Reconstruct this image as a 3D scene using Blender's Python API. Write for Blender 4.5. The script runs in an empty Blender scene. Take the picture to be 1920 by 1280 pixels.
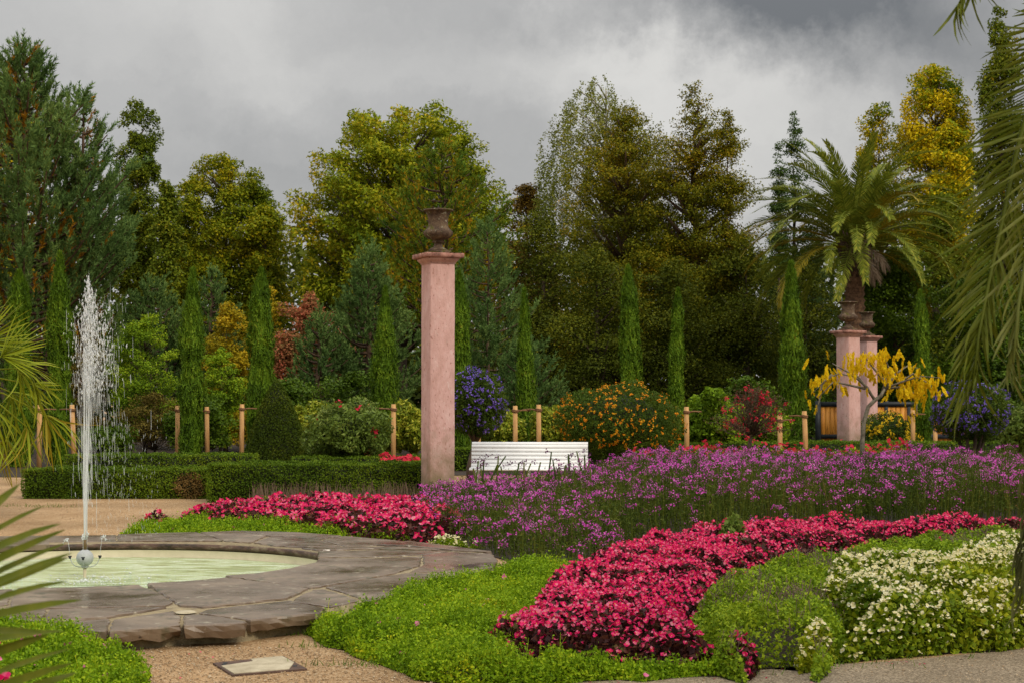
import bpy, math, random
import numpy as np
from mathutils import Vector, Matrix, Euler
R = np.random.default_rng(7)
random.seed(7)
SC = bpy.context.scene
COL = SC.collection
PI = math.pi
# ------------------------------------------------------------------ camera, sky, sun, exposure
FPX, EYE, PITCH = 3000.0, 1.6, math.atan(105 / 3000.0)
cam_d = bpy.data.cameras.new('camera'); cam = bpy.data.objects.new('camera', cam_d); COL.objects.link(cam)
cam_d.sensor_width = 36; cam_d.lens = FPX / 1920 * 36; cam_d.clip_end = 2000; cam_d.clip_start = 0.1
cam.location = (0, 0, EYE); cam.rotation_euler = (PI / 2 + PITCH, 0, 0)
cam_d.dof.use_dof = True; cam_d.dof.focus_distance = 17; cam_d.dof.aperture_fstop = 9
SC.camera = cam
SC.view_settings.view_transform = 'Standard'; SC.view_settings.look = 'None'
SC.view_settings.exposure = 0.1; SC.view_settings.gamma = 1; SC.view_settings.use_curve_mapping = False
SC.cycles.max_bounces = 6; SC.cycles.transparent_max_bounces = 12; SC.cycles.diffuse_bounces = 3; SC.cycles.glossy_bounces = 2
SC.cycles.transmission_bounces = 4; SC.cycles.caustics_reflective = False; SC.cycles.caustics_refractive = False
SUN_DIR = Vector((0.62, -0.72, 0.80)).normalized()      # towards the sun: behind the camera, to the right
sl = bpy.data.lights.new('sun', 'SUN'); sl.energy = 1.5; sl.angle = math.radians(14); sl.color = (1.0, 0.90, 0.74)
so = bpy.data.objects.new('sun', sl); COL.objects.link(so); so.rotation_euler = SUN_DIR.to_track_quat('Z', 'Y').to_euler()


def ray(px, py):
    """unit-depth direction (dx, 1, dz) of a photograph pixel"""
    x, z, y = (px - 960) / FPX, (640 - py) / FPX, 1.0
    c, s = math.cos(PITCH), math.sin(PITCH)
    Y, Z = y * c - z * s, y * s + z * c
    return x / Y, Z / Y


def G(px, py, z=0.0):
    """point of the horizontal plane at height z that this pixel looks at -> (x, y)"""
    dx, dz = ray(px, py)
    d = (z - EYE) / dz
    return dx * d, d


def P(px, py, D):
    dx, dz = ray(px, py)
    return Vector((dx * D, D, EYE + dz * D))


def X(px, D): return ray(px, 745)[0] * D
def Zp(py, D): return EYE + ray(960, py)[1] * D
def M(npx, D): return npx / FPX * D          # pixels to metres at distance D


def build_world():
    w = bpy.data.worlds.new('World'); SC.world = w; w.use_nodes = True
    nt = w.node_tree; nt.nodes.clear()
    N, L = nt.nodes.new, nt.links.new
    out = N('ShaderNodeOutputWorld'); mix = N('ShaderNodeMixShader'); mix.inputs[0].default_value = 0.93
    bg1 = N('ShaderNodeBackground'); bg2 = N('ShaderNodeBackground'); bg1.inputs[1].default_value = 0.06
    sky = N('ShaderNodeTexSky'); sky.sky_type = 'NISHITA'; sky.sun_disc = False
    sky.sun_elevation = math.asin(SUN_DIR.z); sky.sun_rotation = math.atan2(SUN_DIR.x, SUN_DIR.y)
    L(sky.outputs[0], bg1.inputs[0])
    tc = N('ShaderNodeTexCoord')
    # warp the direction a little so that the cloud masses get ragged edges
    warp = N('ShaderNodeTexNoise'); warp.inputs['Scale'].default_value = 9; warp.inputs['Detail'].default_value = 7; warp.inputs['Roughness'].default_value = 0.66
    L(tc.outputs['Generated'], warp.inputs['Vector'])
    sub = N('ShaderNodeVectorMath'); sub.operation = 'SUBTRACT'; sub.inputs[1].default_value = (0.5, 0.5, 0.5); L(warp.outputs['Color'], sub.inputs[0])
    scl = N('ShaderNodeVectorMath'); scl.operation = 'SCALE'; scl.inputs['Scale'].default_value = 0.14; L(sub.outputs[0], scl.inputs[0])
    add = N('ShaderNodeVectorMath'); add.operation = 'ADD'; L(tc.outputs['Generated'], add.inputs[0]); L(scl.outputs[0], add.inputs[1])
    st = N('ShaderNodeVectorMath'); st.operation = 'MULTIPLY'; st.inputs[1].default_value = (1, 1, 2.0); L(add.outputs[0], st.inputs[0])
    no = N('ShaderNodeTexNoise'); no.inputs['Scale'].default_value = 3.2; no.inputs['Detail'].default_value = 8; no.inputs['Roughness'].default_value = 0.56
    L(st.outputs[0], no.inputs['Vector'])
    acc = N('ShaderNodeMath'); acc.operation = 'MULTIPLY_ADD'; acc.inputs[1].default_value = 0.50; acc.inputs[2].default_value = 0.195
    L(no.outputs['Fac'], acc.inputs[0]); cur = acc.outputs[0]
    # cloud masses: direction, reach, brightness
    for px, py, rad, amp in [(1360, 150, 0.095, 0.13), (1150, 70, 0.07, 0.08), (1700, 170, 0.05, 0.08), (1480, 270, 0.09, 0.10), (640, 90, 0.10, 0.07), (250, 30, 0.10, 0.08),
                             (1500, -30, 0.085, -0.25), (1750, 60, 0.13, -0.20), (1250, -40, 0.08, -0.19), (850, -30, 0.09, -0.17), (560, 330, 0.14, -0.05),
                             (960, 230, 0.08, -0.06), (1400, 420, 0.08, -0.05)]:
        p = P(px, py, 1) - Vector((0, 0, EYE)); p.normalize(); p.z *= 2
        ds = N('ShaderNodeVectorMath'); ds.operation = 'DISTANCE'; ds.inputs[1].default_value = p; L(st.outputs[0], ds.inputs[0])
        mr = N('ShaderNodeMapRange'); mr.interpolation_type = 'SMOOTHERSTEP'
        mr.inputs['From Min'].default_value = 0; mr.inputs['From Max'].default_value = rad * 1.9; mr.inputs['To Min'].default_value = amp; mr.inputs['To Max'].default_value = 0
        L(ds.outputs['Value'], mr.inputs['Value'])
        a = N('ShaderNodeMath'); a.operation = 'ADD'; L(cur, a.inputs[0]); L(mr.outputs[0], a.inputs[1]); cur = a.outputs[0]
    ramp = N('ShaderNodeValToRGB'); cr = ramp.color_ramp
    cr.elements[0].position = 0.04; cr.elements[0].color = (0.165, 0.172, 0.18, 1)
    cr.elements[1].position = 0.75; cr.elements[1].color = (0.78, 0.765, 0.73, 1)
    e = cr.elements.new(0.42); e.color = (0.47, 0.465, 0.455, 1)
    L(cur, ramp.inputs[0])
    # overcast sky: three times brighter overhead than at the horizon
    sep = N('ShaderNodeSeparateXYZ'); L(tc.outputs['Generated'], sep.inputs[0])
    up = N('ShaderNodeMapRange'); up.inputs['From Min'].default_value = 0.22; up.inputs['From Max'].default_value = 1; up.inputs['To Min'].default_value = 1.0; up.inputs['To Max'].default_value = 3.0
    L(sep.outputs['Z'], up.inputs['Value'])
    L(ramp.outputs[0], bg2.inputs[0]); L(up.outputs[0], bg2.inputs[1])
    L(bg1.outputs[0], mix.inputs[1]); L(bg2.outputs[0], mix.inputs[2]); L(mix.outputs[0], out.inputs[0])


build_world()

# ------------------------------------------------------------------ mesh helpers
class MB:
    def __init__(s): s.v = []; s.f = []; s.n = 0
    def add(s, V, F):
        V = np.asarray(V, float).reshape(-1, 3); F = np.asarray(F, int)
        s.v.append(V); s.f.append(F + s.n); s.n += len(V); return s
    def quads(s, Q):
        Q = np.asarray(Q, float)
        return s.add(Q.reshape(-1, 3), np.arange(len(Q) * 4).reshape(-1, 4)) if len(Q) else s
    def small(s, Q):
        """small far leaves: one triangle each"""
        T = np.asarray(Q)[:, [1, 2, 3]]; c = T.mean(1, keepdims=True); return s.tris(c + (T - c) * 1.38)
    def tris(s, T):
        return s.add(T.reshape(-1, 3), np.arange(len(T) * 3).reshape(-1, 3)) if len(T) else s
    def box(s, c, size, rz=0, rx=0):
        h = np.array(size) / 2
        V = np.array([[a, b, d] for a in (-1, 1) for b in (-1, 1) for d in (-1, 1)]) * h
        m = np.array(Euler((rx, 0, rz)).to_matrix()); V = V @ m.T + np.array(c)
        return s.add(V, [[0, 1, 3, 2], [4, 6, 7, 5], [0, 4, 5, 1], [2, 3, 7, 6], [0, 2, 6, 4], [1, 5, 7, 3]])
    def tube(s, pts, rad, n=6, cap=True):
        pts = np.array([tuple(p) for p in pts], float); k = len(pts)
        rad = np.broadcast_to(np.asarray(rad, float), (k,))
        T = np.gradient(pts, axis=0); T /= np.linalg.norm(T, axis=1)[:, None] + 1e-12
        ref = np.array([0.0, 0, 1]) if abs(T[:, 2]).mean() < 0.8 else np.array([1.0, 0, 0])
        A = np.cross(T, ref); A /= np.linalg.norm(A, axis=1)[:, None] + 1e-12; B = np.cross(T, A)
        a = np.linspace(0, 2 * PI, n, endpoint=False)
        V = pts[:, None] + rad[:, None, None] * (A[:, None] * np.cos(a)[None, :, None] + B[:, None] * np.sin(a)[None, :, None])
        i, j = np.meshgrid(np.arange(k - 1), np.arange(n), indexing='ij'); j2 = (j + 1) % n
        F = np.stack([i * n + j, i * n + j2, (i + 1) * n + j2, (i + 1) * n + j], -1).reshape(-1, 4)
        base = s.n; s.add(V, F)
        if cap and n == 4: s.f.append(np.array([[3, 2, 1, 0], [(k - 1) * n + q for q in range(4)]]) + base)
        elif cap:
            for o, sg in ((0, -1), ((k - 1) * n, 1)):
                s.f.append(np.array([[o, o + q, o + q + 1] for q in range(1, n - 1)])[:, ::sg] + base)
        return s
    def lathe(s, prof, c=(0, 0, 0), n=32, wob=0, flute=None):
        k = len(prof); a = np.linspace(0, 2 * PI, n, endpoint=False); V = np.zeros((k, n, 3))
        for i, (r, z) in enumerate(prof):
            rr = np.full(n, r) * (1 + wob * R.normal(0, 1, n))
            if flute and flute[0] <= z <= flute[1]: rr = rr * (1 + 0.035 * np.cos(a * 16))
            V[i, :, 0] = rr * np.cos(a) + c[0]; V[i, :, 1] = rr * np.sin(a) + c[1]; V[i, :, 2] = z + c[2]
        i, j = np.meshgrid(np.arange(k - 1), np.arange(n), indexing='ij'); j2 = (j + 1) % n
        F = np.stack([i * n + j, i * n + j2, (i + 1) * n + j2, (i + 1) * n + j], -1).reshape(-1, 4)
        return s.add(V, F)
    def build(s, name, mat, parent=None, smooth=False):
        me = bpy.data.meshes.new(name)
        V = np.concatenate(s.v) if s.v else np.zeros((0, 3))
        me.vertices.add(len(V)); me.vertices.foreach_set('co', V.astype(np.float32).ravel())
        nl = sum(f.size for f in s.f); npoly = sum(len(f) for f in s.f)
        me.loops.add(nl); me.polygons.add(npoly)
        me.loops.foreach_set('vertex_index', np.concatenate([f.ravel() for f in s.f]).astype(np.int32))
        tot = np.concatenate([np.full(len(f), f.shape[1]) for f in s.f]).astype(np.int32)
        st = np.concatenate([[0], np.cumsum(tot)[:-1]]).astype(np.int32)
        me.polygons.foreach_set('loop_start', st); me.polygons.foreach_set('loop_total', tot)
        if smooth: me.polygons.foreach_set('use_smooth', np.ones(npoly, bool))
        me.update(calc_edges=True); me.materials.append(mat)
        return put(name, me, parent)


def put(name, me, parent=None, mw=None):
    o = bpy.data.objects.new(name, me); COL.objects.link(o)
    if parent is not None: o.parent = parent
    if mw is not None: o.matrix_local = mw
    return o


def tag(o, label=None, cat=None, group=None, kind=None):
    for k, v in (('label', label), ('category', cat), ('group', group), ('kind', kind)):
        if v: o[k] = v
    return o


def thing(name, label, cat, loc=(0, 0, 0), rz=0, group=None):
    o = bpy.data.objects.new(name, None); COL.objects.link(o); o.empty_display_size = 0.1
    o.location = loc; o.rotation_euler = (0, 0, rz)
    return tag(o, label, cat, group)


def copy_tree(o, parent=None):
    c = o.copy(); COL.objects.link(c); c.parent = parent
    for ch in list(o.children): copy_tree(ch, c)
    return c


def unit(a): return a / (np.linalg.norm(a, axis=-1, keepdims=True) + 1e-12)
def rnd_dir(n): return unit(R.normal(0, 1, (n, 3)))


def leafq(Pn, N, L, W, along=None):
    """diamond leaves, one quad each; N normals, L, W length and width, along an optional direction for the long axis"""
    n = len(Pn); N = unit(N)
    t = rnd_dir(n) if along is None else along
    t = unit(t - N * (t * N).sum(1, keepdims=True)); b = np.cross(N, t)
    L = np.broadcast_to(np.asarray(L, float), (n,))[:, None]; W = np.broadcast_to(np.asarray(W, float), (n,))[:, None]
    return np.stack([Pn - t * L / 2, Pn + b * W / 2 + t * L * 0.08, Pn + t * L / 2 - N * L * 0.12, Pn - b * W / 2 + t * L * 0.08], 1)


# ------------------------------------------------------------------ materials
def mat_base(name):
    m = bpy.data.materials.new(name); m.use_nodes = True; nt = m.node_tree
    return m, nt, nt.nodes['Principled BSDF'], nt.nodes.new, nt.links.new


def ramp_node(nt, stops):
    r = nt.nodes.new('ShaderNodeValToRGB'); cr = r.color_ramp
    while len(cr.elements) > len(stops): cr.elements.remove(cr.elements[-1])
    while len(cr.elements) < len(stops): cr.elements.new(0.5)
    for e, (p, c) in zip(cr.elements, stops): e.position = p; e.color = (*c, 1)
    return r


LM = {}
LEAF_GAIN = dict(cypress_green=(2.15, 1.95, .9), pine_needles=(3.6, 2.7, 1.4), gold_needles=(1.4, 1.4, 1), mixed_needles=(2.1, 2.1, 0.9), columnar_oak_leaves=(3.4, 2.5, 0.9), olive_gold_leaves=(1.9, 2.4, 0.8), maple_leaves=(2.0, 1.85, 0.8), birch_leaves=(2.3, 2.2, 1.1),
    russet_needles=(2.6, 3.0, 1.0), dark_yew=(2.5, 2.35, 0.9), dark_holly=(2.8, 2.6, 0.9), yellow_hornbeam=(1.75, 1.9, 0.7), dark_spruce=(2.5, 2.4, 1.1), bright_shrub=(1.9, 1.65, 0.9), yellow_shrub=(1.5, 1.5, .9), pink_shrub=(1.5, 1.4, 1), brown_shrub=(1.9, 1.7, 1), box_hedge_leaves=(1.8, 1.5, .9),
    topiary_yew=(2.0, 1.9, .9), lantana_leaves=(2.1, 1.8, 1), far_wood_leaves=(2.3, 2.2, 1), fresh_groundcover=(1.55, 1.3, .9), palm_leaflets=(1.45, 1.3, .8), fan_palm_segments=(1.25, 1.2, 0.8), mid_green_bed=(2.0, 1.6, .9), purple_bed_stems=(1.5, 1.7, .9), golden_leaflets=(1.25, 1.45, 1),
    pale_laurel=(1.3, 1.15, .7), lime_begonia_leaves=(1.4, 1.25, .9), golden_aucuba=(1.2, 1.15, .9), near_palm_leaflets=(1.45, 1.4, .8), moss=(1.2, 1.2, 1))
def leafmat(name, stops, scale=0.8, w=0.5, rough=0.55, trans=0.25, spec=0.3):
    """colour varies from leaf to leaf and in soft patches over the plant"""
    if name in LM: return LM[name]
    gr_, gg_, gb_ = LEAF_GAIN.get(name, (1, 1, 1)); stops = [(p, (min(.85, c[0] * gr_), min(.85, c[1] * gg_), min(.85, c[2] * gb_))) for p, c in stops]
    m, nt, b, N, L = mat_base(name)
    g = N('ShaderNodeNewGeometry'); tc = N('ShaderNodeTexCoord')
    no = N('ShaderNodeTexNoise'); no.inputs['Scale'].default_value = scale; no.inputs['Detail'].default_value = 3
    L(tc.outputs['Object'], no.inputs['Vector'])
    mr = N('ShaderNodeMapRange'); mr.inputs['From Min'].default_value = 0.3; mr.inputs['From Max'].default_value = 0.7; L(no.outputs['Fac'], mr.inputs['Value'])
    mx = N('ShaderNodeMix'); mx.inputs[0].default_value = w; L(mr.outputs[0], mx.inputs[2]); L(g.outputs['Random Per Island'], mx.inputs[3])
    r = ramp_node(nt, stops); L(mx.outputs[0], r.inputs[0]); L(r.outputs[0], b.inputs['Base Color'])
    b.inputs['Roughness'].default_value = rough + .1; b.inputs['Specular IOR Level'].default_value = spec * .4
    tr = N('ShaderNodeBsdfTranslucent'); ms = N('ShaderNodeMixShader'); ms.inputs[0].default_value = trans
    L(r.outputs[0], tr.inputs[0]); L(b.outputs[0], ms.inputs[1]); L(tr.outputs[0], ms.inputs[2])
    L(ms.outputs[0], nt.nodes['Material Output'].inputs[0])
    LM[name] = m; return m


def surfmat(name, stops, scale=4, detail=8, rough=(0.6, 0.9), bump=0.3, bscale=None, stretch=(1, 1, 1), bdist=0.02, rn=0.6, spec=0.3, speck=()):
    m, nt, b, N, L = mat_base(name)
    tc = N('ShaderNodeTexCoord'); mp = N('ShaderNodeMapping'); mp.inputs['Scale'].default_value = stretch; L(tc.outputs['Object'], mp.inputs[0])
    no = N('ShaderNodeTexNoise'); no.inputs['Scale'].default_value = scale; no.inputs['Detail'].default_value = detail; no.inputs['Roughness'].default_value = rn
    L(mp.outputs[0], no.inputs['Vector'])
    r = ramp_node(nt, stops); L(no.outputs['Fac'], r.inputs[0]); cur = r.outputs[0]
    for sc_, lo, hi, colr in speck:
        ns = N('ShaderNodeTexNoise'); ns.inputs['Scale'].default_value = sc_; ns.inputs['Detail'].default_value = 4; ns.inputs['Roughness'].default_value = .7; L(mp.outputs[0], ns.inputs['Vector'])
        ms_ = N('ShaderNodeMapRange'); ms_.inputs['From Min'].default_value = lo; ms_.inputs['From Max'].default_value = hi; L(ns.outputs['Fac'], ms_.inputs['Value'])
        mk = N('ShaderNodeMix'); mk.data_type = 'RGBA'; mk.inputs[7].default_value = (*colr, 1); L(ms_.outputs[0], mk.inputs[0]); L(cur, mk.inputs[6]); cur = mk.outputs[2]
    L(cur, b.inputs['Base Color'])
    mr = N('ShaderNodeMapRange'); mr.inputs['From Min'].default_value = 0.35; mr.inputs['From Max'].default_value = 0.65
    mr.inputs['To Min'].default_value = rough[0]; mr.inputs['To Max'].default_value = rough[1]
    L(no.outputs['Fac'], mr.inputs['Value']); L(mr.outputs[0], b.inputs['Roughness'])
    b.inputs['Specular IOR Level'].default_value = spec
    n2 = N('ShaderNodeTexNoise'); n2.inputs['Scale'].default_value = bscale or scale * 6; n2.inputs['Detail'].default_value = 6; L(mp.outputs[0], n2.inputs['Vector'])
    bp = N('ShaderNodeBump'); bp.inputs['Strength'].default_value = bump; bp.inputs['Distance'].default_value = bdist
    L(n2.outputs['Fac'], bp.inputs['Height']); L(bp.outputs[0], b.inputs['Normal'])
    return m


def gravelmat(name, stops, patch, scale=95):
    m, nt, b, N, L = mat_base(name)
    tc = N('ShaderNodeTexCoord')
    vo = N('ShaderNodeTexVoronoi'); vo.inputs['Scale'].default_value = scale; L(tc.outputs['Object'], vo.inputs['Vector'])
    sp = N('ShaderNodeSeparateColor'); L(vo.outputs['Color'], sp.inputs[0])
    no = N('ShaderNodeTexNoise'); no.inputs['Scale'].default_value = 1.3; no.inputs['Detail'].default_value = 9; no.inputs['Roughness'].default_value = 0.7; L(tc.outputs['Object'], no.inputs['Vector'])
    mm = N('ShaderNodeMix'); mm.inputs[0].default_value = 0.5; L(sp.outputs[0], mm.inputs[2]); L(no.outputs['Fac'], mm.inputs[3])
    r = ramp_node(nt, stops); L(mm.outputs[0], r.inputs[0])
    mx = N('ShaderNodeMix'); mx.data_type = 'RGBA'; mx.blend_type = 'MULTIPLY'; mx.inputs[0].default_value = 0.8
    n3 = N('ShaderNodeTexNoise'); n3.inputs['Scale'].default_value = 0.6; n3.inputs['Detail'].default_value = 5; L(tc.outputs['Object'], n3.inputs['Vector'])
    r2 = ramp_node(nt, [(0.35, patch), (0.6, (1, 1, 1))]); L(n3.outputs['Fac'], r2.inputs[0])
    L(r.outputs[0], mx.inputs[6]); L(r2.outputs[0], mx.inputs[7]); L(mx.outputs[2], b.inputs['Base Color'])
    b.inputs['Roughness'].default_value = 0.85; b.inputs['Specular IOR Level'].default_value = 0.25
    bp = N('ShaderNodeBump'); bp.inputs['Strength'].default_value = 0.7; bp.inputs['Distance'].default_value = 0.006
    L(vo.outputs['Distance'], bp.inputs['Height']); bp.invert = True; L(bp.outputs[0], b.inputs['Normal'])
    return m


MT = {}
MT['gravel'] = gravelmat('sandy_gravel', [(0.2, (0.20, 0.115, 0.05)), (0.5, (0.42, 0.25, 0.115)), (0.8, (0.62, 0.46, 0.28))], (0.62, 0.60, 0.55))
MT['path'] = gravelmat('grey_path', [(0.2, (0.09, 0.068, 0.042)), (0.5, (0.235, 0.18, 0.115)), (0.8, (0.45, 0.36, 0.25))], (0.70, 0.68, 0.62), 110)
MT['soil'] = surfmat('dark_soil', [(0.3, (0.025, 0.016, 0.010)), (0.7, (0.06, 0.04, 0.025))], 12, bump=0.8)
MT['slab'] = surfmat('wet_slab', [(0.28, (0.060, 0.040, 0.028)), (0.42, (0.130, 0.088, 0.056)), (0.55, (0.185, 0.130, 0.085)), (0.66, (0.245, 0.180, 0.118)), (0.74, (0.34, 0.27, 0.18))], 1.5, 9, (0.16, 0.5), 0.3, 7, (1, 1, 1), 0.010, 0.6, 0.5, [(7, .58, .68, (.36, .31, .22)), (3.1, .55, .66, (.085, .072, .035)), (26, .62, .70, (.05, .035, .025))])
MT['mortar'] = surfmat('mortar', [(0.3, (0.20, 0.155, 0.09)), (0.7, (0.42, 0.34, 0.20))], 14, bump=0.6)
MT['lip'] = surfmat('rusty_lip', [(0.35, (0.05, 0.035, 0.025)), (0.55, (0.13, 0.075, 0.055)), (0.72, (0.30, 0.25, 0.17))], 7, 8, (0.3, 0.8), 0.6, 22, (1, 1, 2))
MT['basin'] = surfmat('basin_paint', [(0.3, (0.52, 0.46, 0.30)), (0.7, (0.68, 0.60, 0.42))], 5, bump=0.1)
MT['plaster'] = surfmat('pink_plaster', [(0.22, (0.30, 0.125, 0.09)), (0.36, (0.56, 0.33, 0.28)), (0.5, (0.66, 0.40, 0.355)), (0.68, (0.74, 0.50, 0.455))], 5.5, 12, (0.8, 0.95), 0.6, 45, (1, 1, 0.45), 0.012, 0.72, .3, [(30, .60, .68, (.30, .11, .08)), (14, .62, .74, (.74, .58, .52)), (2.2, .56, .8, (.42, .24, .20))])
m = MT['plaster']; nt = m.node_tree; b = nt.nodes['Principled BSDF']; src = b.inputs['Base Color'].links[0].from_socket
tc = nt.nodes.new('ShaderNodeTexCoord'); sp = nt.nodes.new('ShaderNodeSeparateXYZ'); nt.links.new(tc.outputs['Object'], sp.inputs[0]); no = nt.nodes.new('ShaderNodeTexNoise'); no.inputs['Scale'].default_value = 5; no.inputs['Detail'].default_value = 6; nt.links.new(tc.outputs['Object'], no.inputs['Vector'])
ma = nt.nodes.new('ShaderNodeMath'); ma.operation = 'MULTIPLY_ADD'; ma.inputs[1].default_value = -1.6; nt.links.new(no.outputs['Fac'], ma.inputs[0]); nt.links.new(sp.outputs['Z'], ma.inputs[2])
mr = nt.nodes.new('ShaderNodeMapRange'); mr.inputs['From Min'].default_value = -.55; mr.inputs['From Max'].default_value = .35; mr.inputs['To Min'].default_value = .85; mr.inputs['To Max'].default_value = 0; nt.links.new(ma.outputs[0], mr.inputs['Value'])
mx = nt.nodes.new('ShaderNodeMix'); mx.data_type = 'RGBA'; mx.inputs[7].default_value = (.20, .16, .075, 1); nt.links.new(mr.outputs[0], mx.inputs[0]); nt.links.new(src, mx.inputs[6]); nt.links.new(mx.outputs[2], b.inputs['Base Color'])
MT['capstone'] = surfmat('red_capstone', [(0.35, (0.10, 0.055, 0.04)), (0.5, (0.36, 0.17, 0.13)), (0.65, (0.50, 0.27, 0.21))], 9, 9, (0.8, 0.95), 0.6, 40, (1, 1, 1), 0.01)
MT['urn'] = surfmat('weathered_urn', [(0.32, (0.030, 0.020, 0.012)), (0.48, (0.095, 0.058, 0.036)), (0.6, (0.16, 0.11, 0.065)), (0.72, (0.30, 0.24, 0.15))], 8, 10, (0.7, 0.95), 0.8, 40, (1, 1, 1), 0.015, 0.7, .3, [(5, .56, .64, (.085, .075, .015)), (11, .60, .68, (.40, .39, .28))])
MT['white'] = surfmat('white_paint', [(0.3, (0.80, 0.80, 0.78)), (0.7, (0.87, 0.87, 0.86))], 6, rough=(0.35, 0.5), bump=0.05)
MT['bark'] = surfmat('bark', [(0.35, (0.035, 0.024, 0.015)), (0.65, (0.12, 0.085, 0.055))], 9, bump=0.9, stretch=(1, 1, 0.3))
MT['barkpine'] = surfmat('pine_bark', [(0.35, (0.06, 0.035, 0.02)), (0.65, (0.15, 0.09, 0.055))], 9, bump=0.9, stretch=(1, 1, 0.3))
MT['barkbirch'] = surfmat('birch_bark', [(0.38, (0.08, 0.07, 0.06)), (0.5, (0.50, 0.48, 0.43))], 5, bump=0.2, stretch=(1, 1, 3))
MT['barkgrey'] = surfmat('grey_bark', [(0.35, (0.10, 0.085, 0.055)), (0.65, (0.28, 0.25, 0.18))], 14, bump=0.7)
MT['stake'] = surfmat('stake_wood', [(0.3, (0.40, 0.19, 0.06)), (0.55, (0.60, 0.34, 0.13)), (0.75, (0.68, 0.42, 0.20))], 5, 8, (0.6, 0.8), 0.3, 30, (4, 4, 0.5))
MT['plank'] = surfmat('gate_plank', [(0.3, (0.42, 0.15, 0.02)), (0.5, (0.66, 0.27, 0.035)), (0.7, (0.78, 0.37, 0.07))], 3.5, 8, (0.35, 0.55), 0.2, 30, (5, 5, 0.5), speck=[(9, .60, .66, (.22, .07, .01))])
MT['iron'] = surfmat('dark_iron', [(0.3, (0.012, 0.016, 0.018)), (0.7, (0.03, 0.036, 0.04))], 8, rough=(0.4, 0.6), bump=0.1)
MT['steel'] = surfmat('brushed_steel', [(0.3, (0.36, 0.38, 0.38)), (0.7, (0.50, 0.52, 0.52))], 18, rough=(0.3, 0.5), bump=0.15)
MT['brass'] = surfmat('dull_brass', [(0.3, (0.08, 0.05, 0.02)), (0.7, (0.20, 0.13, 0.05))], 18, rough=(0.4, 0.6), bump=0.1)
MT['rope'] = surfmat('rope', [(0.3, (0.14, 0.06, 0.025)), (0.7, (0.34, 0.18, 0.08))], 60, bump=0.6)
MT['concrete'] = surfmat('cover_concrete', [(0.3, (0.34, 0.28, 0.18)), (0.6, (0.52, 0.45, 0.31)), (0.8, (0.60, 0.53, 0.39))], 9, 10, (0.75, 0.9), 0.4, 60)
MT['rust'] = surfmat('rusty_iron', [(0.3, (0.05, 0.028, 0.02)), (0.7, (0.15, 0.09, 0.065))], 14, bump=0.5)
MT['palmbark'] = surfmat('palm_bark', [(0.3, (0.05, 0.025, 0.015)), (0.55, (0.20, 0.11, 0.06)), (0.75, (0.36, 0.22, 0.13))], 12, bump=0.8)
m, nt, b, N_, L_ = mat_base('spray_water'); b.inputs['Base Color'].default_value = (0.9, 0.92, 0.93, 1); b.inputs['Roughness'].default_value = 0.08
tr = N_('ShaderNodeBsdfTransparent'); ms = N_('ShaderNodeMixShader'); ms.inputs[0].default_value = 0.48; L_(tr.outputs[0], ms.inputs[1]); L_(b.outputs[0], ms.inputs[2]); L_(ms.outputs[0], nt.nodes['Material Output'].inputs[0]); MT['drop'] = m
m, nt, b, N_, L_ = mat_base('falling_water'); b.inputs['Base Color'].default_value = (0.9, 0.92, 0.93, 1); b.inputs['Roughness'].default_value = 0.1
tr = N_('ShaderNodeBsdfTransparent'); ms = N_('ShaderNodeMixShader'); ms.inputs[0].default_value = 0.22; L_(tr.outputs[0], ms.inputs[1]); L_(b.outputs[0], ms.inputs[2]); L_(ms.outputs[0], nt.nodes['Material Output'].inputs[0]); MT['streak'] = m
# pool water: pale mint, lights and darks of the ripples painted into the colour
m, nt, b, N_, L_ = mat_base('pool_water')
tc = N_('ShaderNodeTexCoord'); mp = N_('ShaderNodeMapping'); mp.inputs['Scale'].default_value = (0.8, 2.6, 1); L_(tc.outputs['Object'], mp.inputs[0])
n1 = N_('ShaderNodeTexNoise'); n1.inputs['Scale'].default_value = 2.6; n1.inputs['Detail'].default_value = 5; n1.inputs['Distortion'].default_value = 1.2; L_(mp.outputs[0], n1.inputs['Vector'])
r = ramp_node(nt, [(0.36, (0.20, 0.27, 0.07)), (0.47, (0.42, 0.53, 0.24)), (0.56, (0.60, 0.74, 0.46)), (0.66, (0.74, 0.84, 0.64))]); L_(n1.outputs['Fac'], r.inputs[0]); L_(r.outputs[0], b.inputs['Base Color'])
b.inputs['Roughness'].default_value = 0.06; b.inputs['IOR'].default_value = 1.33
n2 = N_('ShaderNodeTexNoise'); n2.inputs['Scale'].default_value = 9; n2.inputs['Detail'].default_value = 6; n2.inputs['Roughness'].default_value = 0.65; L_(mp.outputs[0], n2.inputs['Vector'])
bp = N_('ShaderNodeBump'); bp.inputs['Strength'].default_value = 0.8; bp.inputs['Distance'].default_value = 0.07; L_(n2.outputs['Fac'], bp.inputs['Height']); L_(bp.outputs[0], b.inputs['Normal'])
MT['water'] = m

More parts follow.
